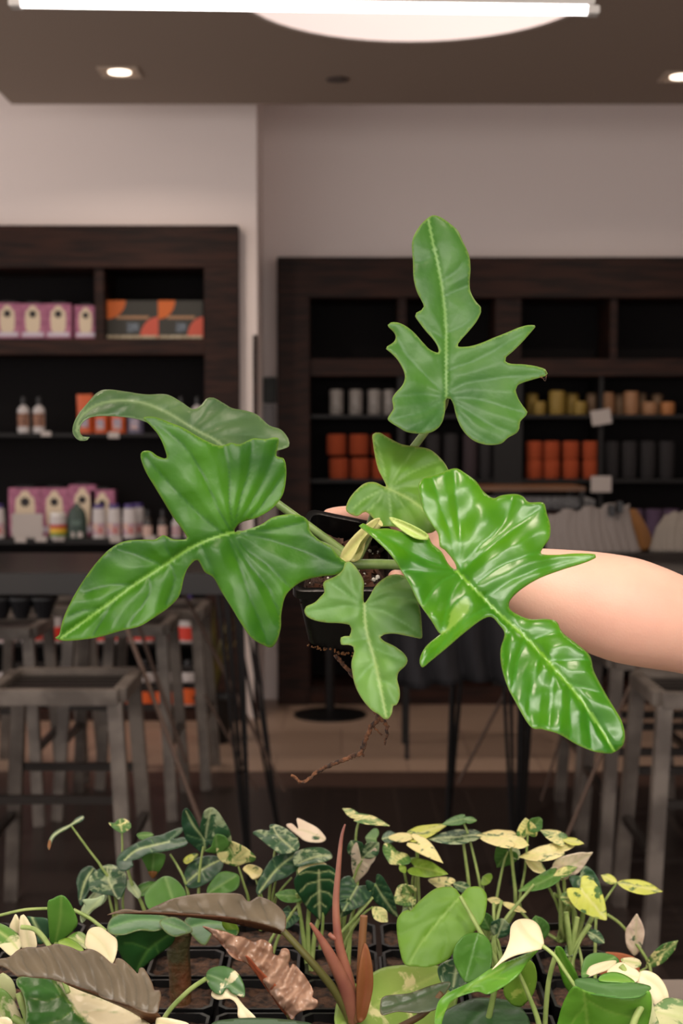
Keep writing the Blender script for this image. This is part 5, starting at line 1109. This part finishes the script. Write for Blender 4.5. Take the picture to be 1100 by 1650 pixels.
# stem drawn where the photo shows it
stem('stem', [(291, 1625, R2), (290, 1570, R2), (287, 1530, R2), (292, 1495, R2)], (.011, .012), M_rst, p, 14)
zl = lambda l: [(a * .5, 1280 + b_ * .5) for a, b_ in l]
leaf('leaf', zl([(345,432),(360,398),(400,382),(450,380),(520,388),(556,404),(545,425),(500,440),(450,438),(400,452),(360,450)]), zl([(352,430),(440,405),(550,410)]), [], R2 - .02, LG, p, gy=-.001, step=3, fold=.004)
leaf('leaf', zl([(372,462),(420,440),(480,432),(560,440),(556,480),(520,510),(470,550),(440,577),(405,545),(380,500)]), zl([(440,570),(480,500),(556,445)]), [zl([(480,500),(430,480),(400,480)]), zl([(500,480),(510,510)])], R2 - .01, leafmat('rosette_deep_green', srgb(38, 88, 38), srgb(56, 108, 50), srgb(100, 150, 70), rough=.4), p, gy=.0004, step=3, fold=.004)
leaf('leaf', zl([(514,408),(560,395),(605,418),(620,440),(590,452),(560,458),(530,440)]), zl([(520,412),(600,440)]), [], R2 - .035, LG, p, gy=-.001, step=3, fold=.004)
leaf('leaf', zl([(595,405),(650,385),(730,392),(765,430),(760,455),(720,440),(690,440),(660,485),(620,455)]), zl([(600,430),(680,415),(760,430)]), [], R2 - .005, LG, p, gy=-.001, step=3, fold=.004)
leaf('leaf', zl([(465,330),(480,300),(525,265),(560,270),(590,300),(598,330),(560,345),(520,360),(480,370)]), zl([(530,262),(560,350)]), [], R2 + .02, AL['green'], p, gy=-.0006, step=3)
leaf('leaf', zl([(720,400),(745,405),(768,430),(765,452),(730,440),(715,420)]), zl([(725,405),(760,445)]), [], R2 - .01, AL['lime'], p, gy=.0004, step=3)
# ---- fourth row: bronze-leaved philodendron
BZ = leafmat('bronze_leaf', srgb(92, 82, 66), srgb(110, 98, 78), srgb(66, 58, 44), srgb(110, 72, 44), srgb(70, 64, 50), rough=.42, transl=.06, bump=.2)
BZ2 = leafmat('copper_leaf', srgb(158, 122, 98), srgb(190, 154, 130), srgb(120, 70, 48), srgb(150, 84, 54), srgb(120, 84, 62), rough=.24, transl=.08, coat=.4)
BU = leafmat('brick_underside', srgb(150, 78, 48), srgb(170, 92, 60), srgb(120, 56, 36), rough=.5, transl=.1)
BD = leafmat('brown_underside', srgb(84, 54, 34), srgb(104, 66, 40), srgb(70, 44, 28), rough=.5, transl=.1)
p = starter(0, 3, 'bronze-leaved philodendron with a tall pink shoot in the middle of the bench', 'potted_philodendron')
sb = [(345,388),(400,370),(460,375),(500,360),(560,335),(640,320),(720,318),(775,322),(800,345),(835,330),(880,348),(915,380),(922,410),(914,442),(880,428),(800,408),(700,394),(600,384),(500,382),(420,380),(380,384)]
def ribs(base, top, k, lean=0): return [[(base[0][0] + (base[1][0] - base[0][0]) * (i + .5) / k, base[0][1] + (base[1][1] - base[0][1]) * (i + .5) / k), (top[0][0] + (top[1][0] - top[0][0]) * (i + .5) / k - lean, top[0][1] + (top[1][1] - top[0][1]) * (i + .5) / k)] for i in range(k)]
leaf('leaf', zl(sb), zl([(345,388),(500,384),(700,396),(912,440)]), ribs(((215, 1472), (452, 1492)), ((215, 1458), (450, 1450)), 7, 14), 1.30, BZ, p, gy=-.0006, gx=0, step=3, groove=.0012, pillow=.0018, pw=12, sw=1.6, wave=.003, wfreq=.015)
leaf('leaf_underside', zl([(380,384),(500,382),(700,393),(800,408),(914,442),(905,452),(800,428),(700,408),(560,392),(420,386)]), zl([(400,385),(700,400),(910,447)]), [], 1.302, BD, p, gy=.001, step=3)
stem('petiole', [(568, 1650, 1.32), (540, 1598, 1.31), (500, 1548, 1.30), (456, 1500, 1.30)], (.0048, .003), mat('olive_petiole', srgb(98, 96, 50), .45), p, 10)
q0 = (250, 1450, .2545)
oc = zc([(300,170),(350,180),(420,195),(500,225),(560,235),(620,265),(650,255),(680,250),(720,270),(745,300),(750,340),(780,350),(800,310),(840,315),(855,360),(845,400),(850,430),(870,405),(885,410),(920,450),(960,500),(1000,580),(995,615),(1030,640),(1010,690),(950,700),(890,730),(865,755),(830,720),(760,640),(700,560),(640,470),(570,400),(500,370),(450,320),(400,260),(350,210)], *q0)
leaf('leaf', oc, zc([(305,172),(450,300),(600,440),(760,640),(860,750)], *q0), [zc(v, *q0) for v in ([(430,280),(480,230)], [(520,350),(590,280),(600,250)], [(590,420),(680,330),(700,265)], [(660,490),(740,400),(750,345)], [(720,580),(800,480),(850,380)], [(780,650),(850,560),(890,420)], [(830,700),(900,620),(960,520)])], 1.27, BZ2, p, gy=-.0003, step=2.5, groove=.003, pillow=.008, pw=7, sw=2.5, sidegroove=.8, wave=.01, wfreq=.045)
leaf('leaf_underside', zc([(570,355),(600,370),(650,430),(730,510),(800,570),(868,640),(875,690),(868,750),(845,752),(790,690),(720,590),(650,490),(600,420)], *q0), zc([(575,360),(700,520),(860,745)], *q0), [], 1.262, BU, p, gy=.0004, step=3)
stem('petiole', [(478, 1668, 1.285), (472, 1652, 1.28), (465, 1636, 1.272)], (.003, .0025), mat('olive_petiole', srgb(98, 96, 50), .45), p)
M_pk = mat('pink_shoot', srgb(138, 82, 70), .4, col2=srgb(160, 104, 82), cscale=25)
stem('pink_shoot', [(572, 1640, 1.32), (562, 1580, 1.315), (546, 1520, 1.31), (541, 1460, 1.31), (545, 1400, 1.312), (550, 1350, 1.316), (556, 1328, 1.318)], (.006, .0008), M_pk, p, 10)
stem('pink_shoot', [(572, 1640, 1.32), (556, 1590, 1.31), (532, 1540, 1.30), (515, 1510, 1.295), (500, 1488, 1.29)], (.009, .0012), M_pk, p, 10)
stem('bud', [(530, 1505, 1.31), (536, 1510, 1.308), (544, 1512, 1.31)], (.002, .003), M_pk, p, 8)
stem('cut_stem', [(576, 1645, 1.312), (580, 1600, 1.312), (582, 1540, 1.312), (586, 1476, 1.312)], (.0045, .0036), mat('brown_cut_stem', srgb(126, 84, 48), .6), p, 10)
leaf('leaf_sheath', [(588,1520),(594,1530),(600,1560),(601,1590),(595,1620),(588,1642),(576,1645),(574,1600),(578,1560),(584,1530)], [(588,1522),(590,1580),(582,1640)], [], 1.305, leafmat('rust_sheath', srgb(140, 84, 46), srgb(160, 100, 56), srgb(150, 84, 50), rough=.5), p, step=3, fold=.012)
leaf('leaf', zl([(1225,675),(1240,650),(1320,640),(1390,615),(1450,605),(1430,650),(1410,690),(1350,705),(1280,700),(1230,710)]) if True else [], zl([(1228,690),(1320,665),(1440,615)]), [zl([(1290,672),(1270,650)]), zl([(1340,660),(1330,640)]), zl([(1390,640),(1385,620)])], 1.24, leafmat('dusky_green', srgb(70, 84, 62), srgb(96, 106, 80), srgb(60, 84, 50), srgb(96, 70, 46), rough=.4, transl=.08), p, gy=-.0006, step=3, pillow=.003, pw=9)
stem('petiole', [(590, 1700, 1.26), (620, 1668, 1.25), (680, 1635, 1.24), (712, 1600, 1.24)], .003, mat('brown_petiole', srgb(96, 72, 40), .5), p)

# ---- front plants whose pots stand just below the picture
FSPOT = [(-.40, 1.02), (-.26, 1.13), (-.38, 1.13), (-.14, 1.13), (.06, 1.13), (.06, 1.02), (.18, 1.13), (.30, 1.13), (-.04, 1.13)]
FRONTS = []
def front(x, Y, label, name='potted_plant'):
    x, Y = FSPOT[len(FRONTS)]; c = Vector((x, Y, TBZ + .0005)); t = thing(name, label, 'potted plant', c); potparts2(t, c); FRONTS.append(t); return t
def potparts2(t, c):
    part('pot', MB().lathe([(.035, 0), (.047, .085), (.05, .085), (.05, .095), (.045, .095), (.043, .08), (.001, .08)], c, 24), M_pp, t)
    part('soil', MB().lathe([(.0435, .078), (.001, .083)], c, 24), M_soil2, t)
q0 = (0, 1450, .2545)
VM = leafmat('monstera_green_cream', srgb(46, 96, 34), srgb(64, 116, 42), srgb(120, 150, 70), srgb(170, 180, 110), var=srgb(226, 214, 176), vscale=22, vthr=(.24, .32), half=-.62, rough=.36, transl=.12)
CR = leafmat('cream_leaf', srgb(240, 226, 182), srgb(244, 232, 196), srgb(222, 216, 168), rough=.42, transl=.18)
CG = leafmat('cream_green_leaf', srgb(96, 140, 56), srgb(120, 158, 74), srgb(180, 196, 120), None, var=srgb(230, 222, 180), vscale=26, vthr=(.46, .52), rough=.42, transl=.2)
p = front(-.36, 1.1, 'large bronze leaf plant arching across the lower left corner', 'potted_philodendron')
o1 = zc([(0,372),(60,360),(110,320),(170,300),(240,300),(310,290),(350,278),(400,285),(450,300),(510,325),(560,310),(610,325),(660,360),(705,402),(725,400),(735,370),(770,375),(810,405),(850,445),(872,468),(880,435),(905,430),(935,470),(965,530),(978,572),(1005,570),(1020,600),(1010,660),(995,715),(930,715),(860,690),(800,665),(720,640),(650,620),(590,585),(500,560),(400,525),(300,500),(220,495),(150,485),(110,485),(70,455),(30,430),(-20,420),(-60,400),(-40,380)], *q0)
leaf('leaf', o1, zc([(-50,395),(120,488),(300,502),(590,587),(800,667),(995,717)], *q0), [zc(v, *q0) for v in ([(130,480),(60,420),(40,370)], [(220,492),(150,400),(130,330)], [(300,500),(290,420),(220,310)], [(420,520),(370,400),(300,300)], [(510,555),(450,400),(370,290)], [(620,600),(580,440),(510,340)], [(720,635),(700,500),(640,380)], [(800,665),(790,540),(740,420)], [(860,690),(860,560),(820,440)], [(930,710),(940,600),(910,480)])], 1.12, leafmat('bronze_leaf', srgb(96, 90, 76), srgb(118, 108, 90), srgb(72, 66, 54)), p, gy=-.0005, gx=.00005, step=3, groove=.0014, pillow=.002, pw=15, sw=1.7, wave=.004, wfreq=.012)
leaf('leaf_underside', zc([(400,525),(500,558),(590,588),(720,645),(800,670),(900,700),(1000,722),(1015,760),(960,786),(930,790),(880,740),(790,690),(640,625),(500,572)], *q0), zc([(420,530),(700,640),(960,760)], *q0), [], 1.128, BD, p, gy=.0012, step=3)
stem('petiole', [(-120, 1800, 1.1), (-60, 1700, 1.1), (-40, 1600, 1.12), (-15, 1552, 1.125)], .004, mat('olive_petiole', srgb(98, 96, 50), .45), p)
p = front(-.25, 1.17, 'half green half cream monstera under the large bronze leaf', 'potted_monstera')
leaf('leaf', zc([(105,500),(160,480),(300,490),(370,515),(500,560),(640,620),(760,670),(880,740),(980,810),(1040,900),(900,1000),(500,1040),(180,960),(165,700),(140,590),(105,540)], *q0), zc([(330,500),(430,640),(560,800),(700,1000)], *q0), [zc(v, *q0) for v in ([(400,600),(300,640),(190,620)], [(470,690),(380,760),(250,800)], [(400,590),(520,600),(650,630)], [(500,720),(620,700),(780,720)])], 1.16, VM, p, gy=-.0006, step=4, wave=.008, pillow=.003, pw=18, groove=.0015, vw=2, sw=1)
leaf('leaf', zc([(0,560),(60,600),(110,680),(150,800),(130,900),(0,900),(-80,800),(-60,600)], *q0), zc([(-40,560),(60,860)], *q0), [], 1.2, CG, p, step=4)
leaf('leaf', zc([(0,470),(50,480),(90,530),(100,620),(60,700),(0,720),(-60,600)], *q0), zc([(-20,480),(30,700)], *q0), [], 1.22, leafmat('pale_variegated', srgb(190, 200, 140), srgb(206, 208, 156), srgb(190, 200, 130), var=srgb(96, 134, 72), vscale=40, vthr=(.55, .62)), p, step=4)
leaf('leaf', zc([(0,745),(50,745),(78,775),(60,820),(-40,860),(-60,780)], *q0), zc([(-20,760),(60,800)], *q0), [], 1.12, CR, p, step=4)
leaf('leaf', zc([(985,765),(1010,745),(1100,755),(1200,790),(1150,860),(1000,860)], *q0), zc([(990,770),(1150,830)], *q0), [], 1.15, CR, p, step=4)
for a in ((120, 1720, 20, 1640), (60, 1720, 30, 1600), (140, 1720, 92, 1640)): stem('petiole', [(a[0], a[1] + 60, 1.17), (a[0], a[1] - 20, 1.18), (a[2], a[3], 1.19)], .0032, M_st1, p)
stem('petiole', [(110, 1600, 1.18), (85, 1535, 1.2), (60, 1500, 1.22), (35, 1494, 1.23)], .0022, M_st1, p)
p = front(-.33, 1.27, 'cream and green leaved plant behind the large bronze leaf', 'potted_variegated_plant')
leaf('leaf', zc([(60,180),(80,120),(98,90),(118,120),(128,170),(135,210),(115,215)], *q0), zc([(96,95),(110,210)], *q0), [], 1.262, CR, p, step=2.5)
leaf('leaf', zc([(120,150),(130,100),(148,92),(175,125),(215,200),(232,260),(225,305),(140,308),(118,230)], *q0), zc([(146,96),(185,300)], *q0), [], 1.255, CR, p, step=3)
leaf('leaf', zc([(-60,130),(0,148),(50,170),(110,215),(135,270),(125,310),(70,355),(0,300),(-60,260)], *q0), zc([(-50,170),(60,250),(110,310)], *q0), [], 1.24, CG, p, gy=-.0005, step=3)
leaf('leaf', zc([(300,20),(330,-5),(388,-28),(430,0),(465,60),(492,140),(470,190),(420,240),(370,272),(320,272),(305,150)], *q0), zc([(388,-25),(380,120),(350,270)], *q0), [], 1.27, leafmat('bright_green_leaf', srgb(78, 136, 46), srgb(110, 160, 66), srgb(130, 168, 80), rough=.38, transl=.25), p, gy=.0003, step=3)
leaf('leaf', zc([(365,270),(400,245),(440,242),(490,270),(530,320),(480,350),(400,340)], *q0), zc([(370,272),(520,318)], *q0), [], 1.235, AL['lime'], p, gy=-.0008, step=3)
leaf('leaf', zc([(540,300),(548,215),(570,182),(610,170),(650,180),(700,218),(738,250),(744,300),(735,350),(712,402),(680,380),(620,335)], *q0), zc([(560,200),(640,270),(712,395)], *q0), [], 1.245, CR, p, gy=-.0004, step=3)
leaf('leaf', zc([(425,240),(470,208),(505,200),(535,215),(550,240),(545,310),(500,280),(460,255)], *q0), zc([(430,240),(545,270)], *q0), [], 1.25, CG, p, gy=-.0006, step=3)
leaf('leaf', zc([(170,110),(220,110),(300,120),(320,180),(300,260),(240,280),(225,200)], *q0), zc([(200,110),(280,270)], *q0), [], 1.29, AL['dark'], p, step=3)
leaf('leaf', zc([(510,100),(540,40),(520,0),(600,-10),(660,-30),(640,30),(570,80),(530,140)], *q0), zc([(520,120),(640,-10)], *q0), [], 1.3, AL['pale'], p, step=3)
stem('petiole', [(0, 1475, 1.30), (40, 1466, 1.29), (78, 1464, 1.285)], .0014, M_st1, p); stem('petiole', [(100, 1560, 1.28), (70, 1515, 1.27), (45, 1493, 1.262), (34, 1500, 1.258)], .0013, M_st1, p)
stem('petiole', [(170, 1500, 1.3), (145, 1480, 1.3), (118, 1466, 1.3)], .0018, M_st1, p); stem('petiole', [(60, 1700, 1.28), (80, 1600, 1.27), (92, 1520, 1.27)], .003, M_st1, p)
# small vine leaf with a pale tail
p = front(-.16, 1.245, 'small two-tone leaf with a long cream tail on a thin curved stalk', 'potted_vine')
leaf('leaf', zl([(664,580),(680,560),(720,553),(760,570),(785,610),(788,652),(768,650),(745,640),(730,625),(715,645),(690,640),(668,610)]), zl([(668,582),(720,600),(780,640)]), [], 1.25, CG if False else leafmat('two_tone_leaf', srgb(62, 104, 54), srgb(84, 126, 66), srgb(110, 144, 84), var=srgb(220, 210, 168), vscale=40, vthr=(.56, .6)), p, gy=-.0003, step=2.5)
leaf('leaf', zl([(700,610),(730,612),(755,640),(785,680),(824,722),(770,722),(764,682),(742,660),(700,662),(680,645)]), zl([(700,630),(745,640),(800,720)]), [], 1.245, CR, p, gy=-.0003, step=2.5)
stem('petiole', [(240, 1720, 1.25), (262, 1645, 1.25), (300, 1600, 1.25), (332, 1577, 1.25)], .0022, M_st1, p)
# light green heart & companions (centre right)
z2 = lambda l: [(550 + a * .5, 1280 + b_ * .5) for a, b_ in l]
p = front(.08, 1.27, 'broad light green heart-leaved plant seen from the back of the leaf', 'potted_heartleaf')
HL = leafmat('heartleaf_back', srgb(104, 152, 44), srgb(122, 168, 56), srgb(150, 188, 84), srgb(130, 160, 60), srgb(124, 168, 62), rough=.5, transl=.3, bump=.1)
leaf('leaf', z2([(178,440),(180,400),(200,376),(214,372),(222,376),(250,345),(300,305),(350,298),(372,308),(384,325),(405,302),(440,297),(464,315),(469,350),(455,410),(420,450),(380,480),(345,530),(290,555),(240,555),(203,547),(187,500)]), z2([(384,328),(320,400),(250,490),(220,548)]), [z2([(384,328),(300,340),(230,390)]), z2([(384,328),(430,360),(440,410)]), z2([(340,380),(250,420),(190,450)]), z2([(320,400),(340,470),(320,530)])], 1.30, HL, p, gy=-.0003, step=4, wave=.006, pillow=.0012, pw=16, vw=1.8, sw=1, svs=.35)
stem('petiole', [(785, 1650, 1.29), (800, 1560, 1.28), (775, 1505, 1.285), (741, 1444, 1.297)], (.003, .0018), M_st1, p)
leaf('leaf', z2([(5,640),(60,600),(100,575),(150,555),(260,548),(330,560),(372,610),(370,680),(330,760),(100,800),(-10,760),(-20,690)]), z2([(0,740),(150,660),(330,570)]), [], 1.34, leafmat('streaked_lime', srgb(128, 164, 66), srgb(150, 180, 84), srgb(170, 194, 104), var=srgb(224, 222, 160), vscale=28, vthr=(.56, .62)), p, gy=-.0007, step=4)
leaf('leaf', z2([(360,510),(372,480),(400,452),(435,446),(465,458),(484,490),(484,540),(470,580),(430,600),(400,605),(375,570),(362,540)]), z2([(440,450),(420,520),(400,600)]), [z2([(430,480),(400,490)]), z2([(425,520),(460,530)])], 1.27, leafmat('round_green', srgb(66, 122, 36), srgb(98, 152, 60), srgb(110, 156, 80), rough=.35), p, gy=-.0002, step=3, fold=.01, wave=.006)
leaf('leaf', z2([(310,560),(360,530),(400,560),(420,620),(380,640),(330,620)]), z2([(372,545),(360,620)]), [], 1.31, AL['marb'], p, gy=-.0004, step=3)
# cream folded leaf with green underside
p = front(.13, 1.2, 'big folded leaf, cream on top and bright green beneath, on a pale stalk', 'potted_variegated_plant')
leaf('leaf', z2([(484,566),(505,540),(525,510),(540,470),(546,425),(570,403),(612,404),(640,430),(652,490),(620,505),(560,520),(520,540)]), z2([(575,410),(600,450),(650,490)]), [], 1.215, CR, p, gy=-.0004, step=3, wave=.004)
leaf('leaf', z2([(300,740),(305,690),(318,660),(350,635),(420,602),(480,562),(550,532),(632,500),(600,540),(560,592),(480,642),(432,636),(365,660),(335,700),(315,760)]), z2([(310,720),(400,630),(520,560),(625,505)]), [z2([(400,630),(440,632)]), z2([(480,590),(530,595)])], 1.20, leafmat('bright_fold', srgb(84, 142, 36), srgb(104, 160, 50), srgb(130, 172, 70), rough=.36), p, gy=-.0006, step=3, fold=.006, wave=.006)
stem('petiole', [(928, 1592, 1.2), (912, 1568, 1.205), (893, 1540, 1.21), (874, 1524, 1.214)], (.0016, .0018), M_st1, p); stem('petiole', [(928, 1592, 1.2), (945, 1700, 1.2), (950, 1800, 1.2)], .0018, M_st1, p)
leaf('leaf', z2([(312,740),(330,700),(400,665),(460,655),(540,665),(590,700),(610,760),(600,900),(320,900)]), z2([(340,850),(450,700),(560,690)]), [], 1.26, leafmat('deep_green', srgb(34, 68, 34), srgb(48, 86, 44), srgb(60, 98, 54), rough=.4, transl=.08), p, gy=-.0008, step=4)
leaf('leaf', z2([(522,640),(530,590),(560,550),(595,533),(620,545),(630,590),(620,640),(595,672),(575,686),(545,675)]), z2([(570,570),(600,660)]), [], 1.27, leafmat('lime_speckled', srgb(112, 156, 48), srgb(134, 172, 62), srgb(170, 196, 96), var=srgb(176, 194, 92), vscale=50, vthr=(.55, .62)), p, gy=.0002, step=3)
stem('petiole', [(880, 1720, 1.26), (868, 1650, 1.262), (852, 1605, 1.264), (836, 1568, 1.264)], (.003, .0016), M_st1, p)
stem('petiole', [(876, 1720, 1.3), (878, 1650, 1.3), (884, 1580, 1.3), (898, 1530, 1.3)], .0024, M_st1, p)
leaf('leaf', z2([(688,500),(700,490),(715,500),(730,530),(760,580),(765,620),(750,650),(720,620),(700,560)]), z2([(695,495),(755,640)]), [], 1.28, leafmat('bright_fold', srgb(84, 142, 36), srgb(104, 160, 50), srgb(130, 172, 70)), p, gy=.0003, step=3)
# right corner
p = front(.22, 1.14, 'broad green leaf folded over at the lower right corner', 'potted_variegated_plant')
leaf('leaf', z2([(752,598),(790,590),(860,598),(940,605),(995,618),(990,632),(960,652),(900,656),(850,650),(790,640),(760,625)]), z2([(760,600),(870,625),(985,622)]), [z2([(840,618),(900,605)]), z2([(840,618),(880,640)])], 1.14, leafmat('blue_green_top', srgb(66, 118, 46), srgb(84, 136, 62), srgb(104, 148, 90), rough=.4), p, gy=-.0016, step=3)
leaf('leaf', z2([(750,620),(790,635),(850,650),(900,658),(955,655),(990,634),(1000,680),(985,760),(950,900),(700,900),(685,800),(700,720),(720,660)]), z2([(780,630),(790,720),(800,880)]), [z2([(785,660),(860,700),(940,720)]), z2([(785,680),(740,740)])], 1.145, leafmat('bright_fold', srgb(84, 142, 36), srgb(104, 160, 50), srgb(130, 172, 70)), p, gy=.0003, step=4, wave=.006)
leaf('leaf', z2([(830,600),(840,580),(880,572),(920,585),(945,606),(900,606)]), z2([(835,598),(930,600)]), [], 1.16, leafmat('bright_fold', srgb(84, 142, 36), srgb(104, 160, 50), srgb(130, 172, 70)), p, gy=-.001, step=3)
stem('petiole', [(1000, 1730, 1.13), (1020, 1650, 1.13), (1033, 1620, 1.135), (1026, 1600, 1.14)], .003, M_st1, p)
p = front(.30, 1.22, 'curved cream leaf with marbled green at the lower right edge', 'potted_variegated_plant')
leaf('leaf', z2([(855,572),(880,548),(905,541),(935,555),(960,575),(955,600),(930,605),(880,585)]), z2([(860,572),(955,590)]), [], 1.225, CR, p, gy=-.0006, step=3)
leaf('leaf', z2([(950,610),(958,575),(985,568),(1020,585),(1045,620),(1055,660),(1040,690),(1010,680),(990,640)]), z2([(960,580),(1020,620),(1050,680)]), [], 1.22, CR, p, gy=-.0002, step=3)
leaf('leaf', z2([(1000,700),(1030,665),(1060,655),(1110,665),(1180,690),(1200,740),(1120,800),(1020,780)]), z2([(1010,700),(1180,740)]), [], 1.19, leafmat('cream_marbled', srgb(176, 190, 130), srgb(214, 212, 166), srgb(190, 200, 140), var=srgb(110, 144, 90), vscale=38, vthr=(.52, .58)), p, gy=-.0006, step=3)
leaf('leaf', z2([(985,640),(1000,650),(1010,700),(1030,760),(1060,900),(980,900),(970,760)]), z2([(990,645),(1010,850)]), [], 1.18, leafmat('cream_marbled', srgb(176, 190, 130), srgb(214, 212, 166), srgb(190, 200, 140)), p, step=4)
leaf('leaf', z2([(775,590),(778,540),(800,515),(840,510),(880,520),(895,540),(870,560),(820,575)]), z2([(780,580),(880,525)]), [], 1.27, AL['green'], p, gy=-.0008, step=3)
leaf('leaf', z2([(788,580),(800,555),(840,540),(885,536),(870,560),(820,580),(795,588)]), z2([(792,580),(880,540)]), [], 1.262, CR, p, gy=-.0004, step=3)
leaf('leaf', z2([(900,530),(935,525),(962,535),(965,552),(940,560),(910,545)]), z2([(905,535),(960,545)]), [], 1.27, CG, p, gy=-.0006, step=3)
stem('petiole', [(1040, 1760, 1.22), (1050, 1660, 1.22), (1030, 1600, 1.225), (1000, 1556, 1.23)], .0026, M_st1, p)
# bottom edge dark leaf
p = front(-.05, 1.16, 'dark green leaf just showing at the bottom edge in the middle', 'potted_plant')
leaf('leaf', [(340, 1650), (370, 1642), (420, 1640), (480, 1645), (505, 1655), (490, 1700), (380, 1710), (330, 1680)], [(345, 1655), (500, 1662)], [], 1.16, leafmat('deep_green', srgb(34, 68, 34), srgb(48, 86, 44), srgb(60, 98, 54)), p, gy=-.001, step=4)

# ---- remaining pots on the trays
small = [(-5, 1), (-5, 2), (-4, 1), (-3, 1), (-2, 1), (-4, 2), (-2, 2), (-1, 2), (0, 2), (1, 2), (2, 2), (-2, 3), (-1, 3), (1, 3), (2, 3), (3, 3), (-3, 3), (-1, 4), (0, 4), (1, 4), (-5, 0)]
first = None
words = {-5: 'leftmost column', -4: 'left end column', -3: 'column under the rosette plant', -2: 'column left of the copper leaf', -1: 'column under the copper leaf', 0: 'column of the pink shoot', 1: 'column under the heart leaf', 2: 'column under the folded leaf', 3: 'column of the tallest stems', 4: 'right end column'}
rw = ['back row', 'second row', 'middle row', 'fourth row', 'front row']
for (cx_, ry) in small:
    if (cx_, ry) in used: continue
    lab = 'square black nursery pot of bark soil, %s, %s' % (rw[ry], words[cx_]); loc = Vector((cx_ * PIT, ROWS[ry], TBZ + .0035))
    if first is None:
        first = thing('nursery_pot', lab, 'pot', loc, 'black nursery pots in the trays'); potparts(first, loc)
    else: dup(first, loc, lab)

# carry every stalk of the front plants down into its own pot
for t in FRONTS:
    base = Vector(t['_w'])
    for k, o in enumerate([c for c in t.children if c.name.startswith('petiole')]):
        vs = o.data.vertices; p0 = vs[len(vs) - 2].co + base
        e = base + Vector((.012 * math.cos(k * 2), .012 * math.sin(k * 2), .08))
        if p0.z > e.z + .01 and P(550, 1652, p0.y).z > p0.z: stem('petiole', [p0, p0 * .6 + e * .4 + Vector((0, 0, -.01)), e], .002, M_st1, t)
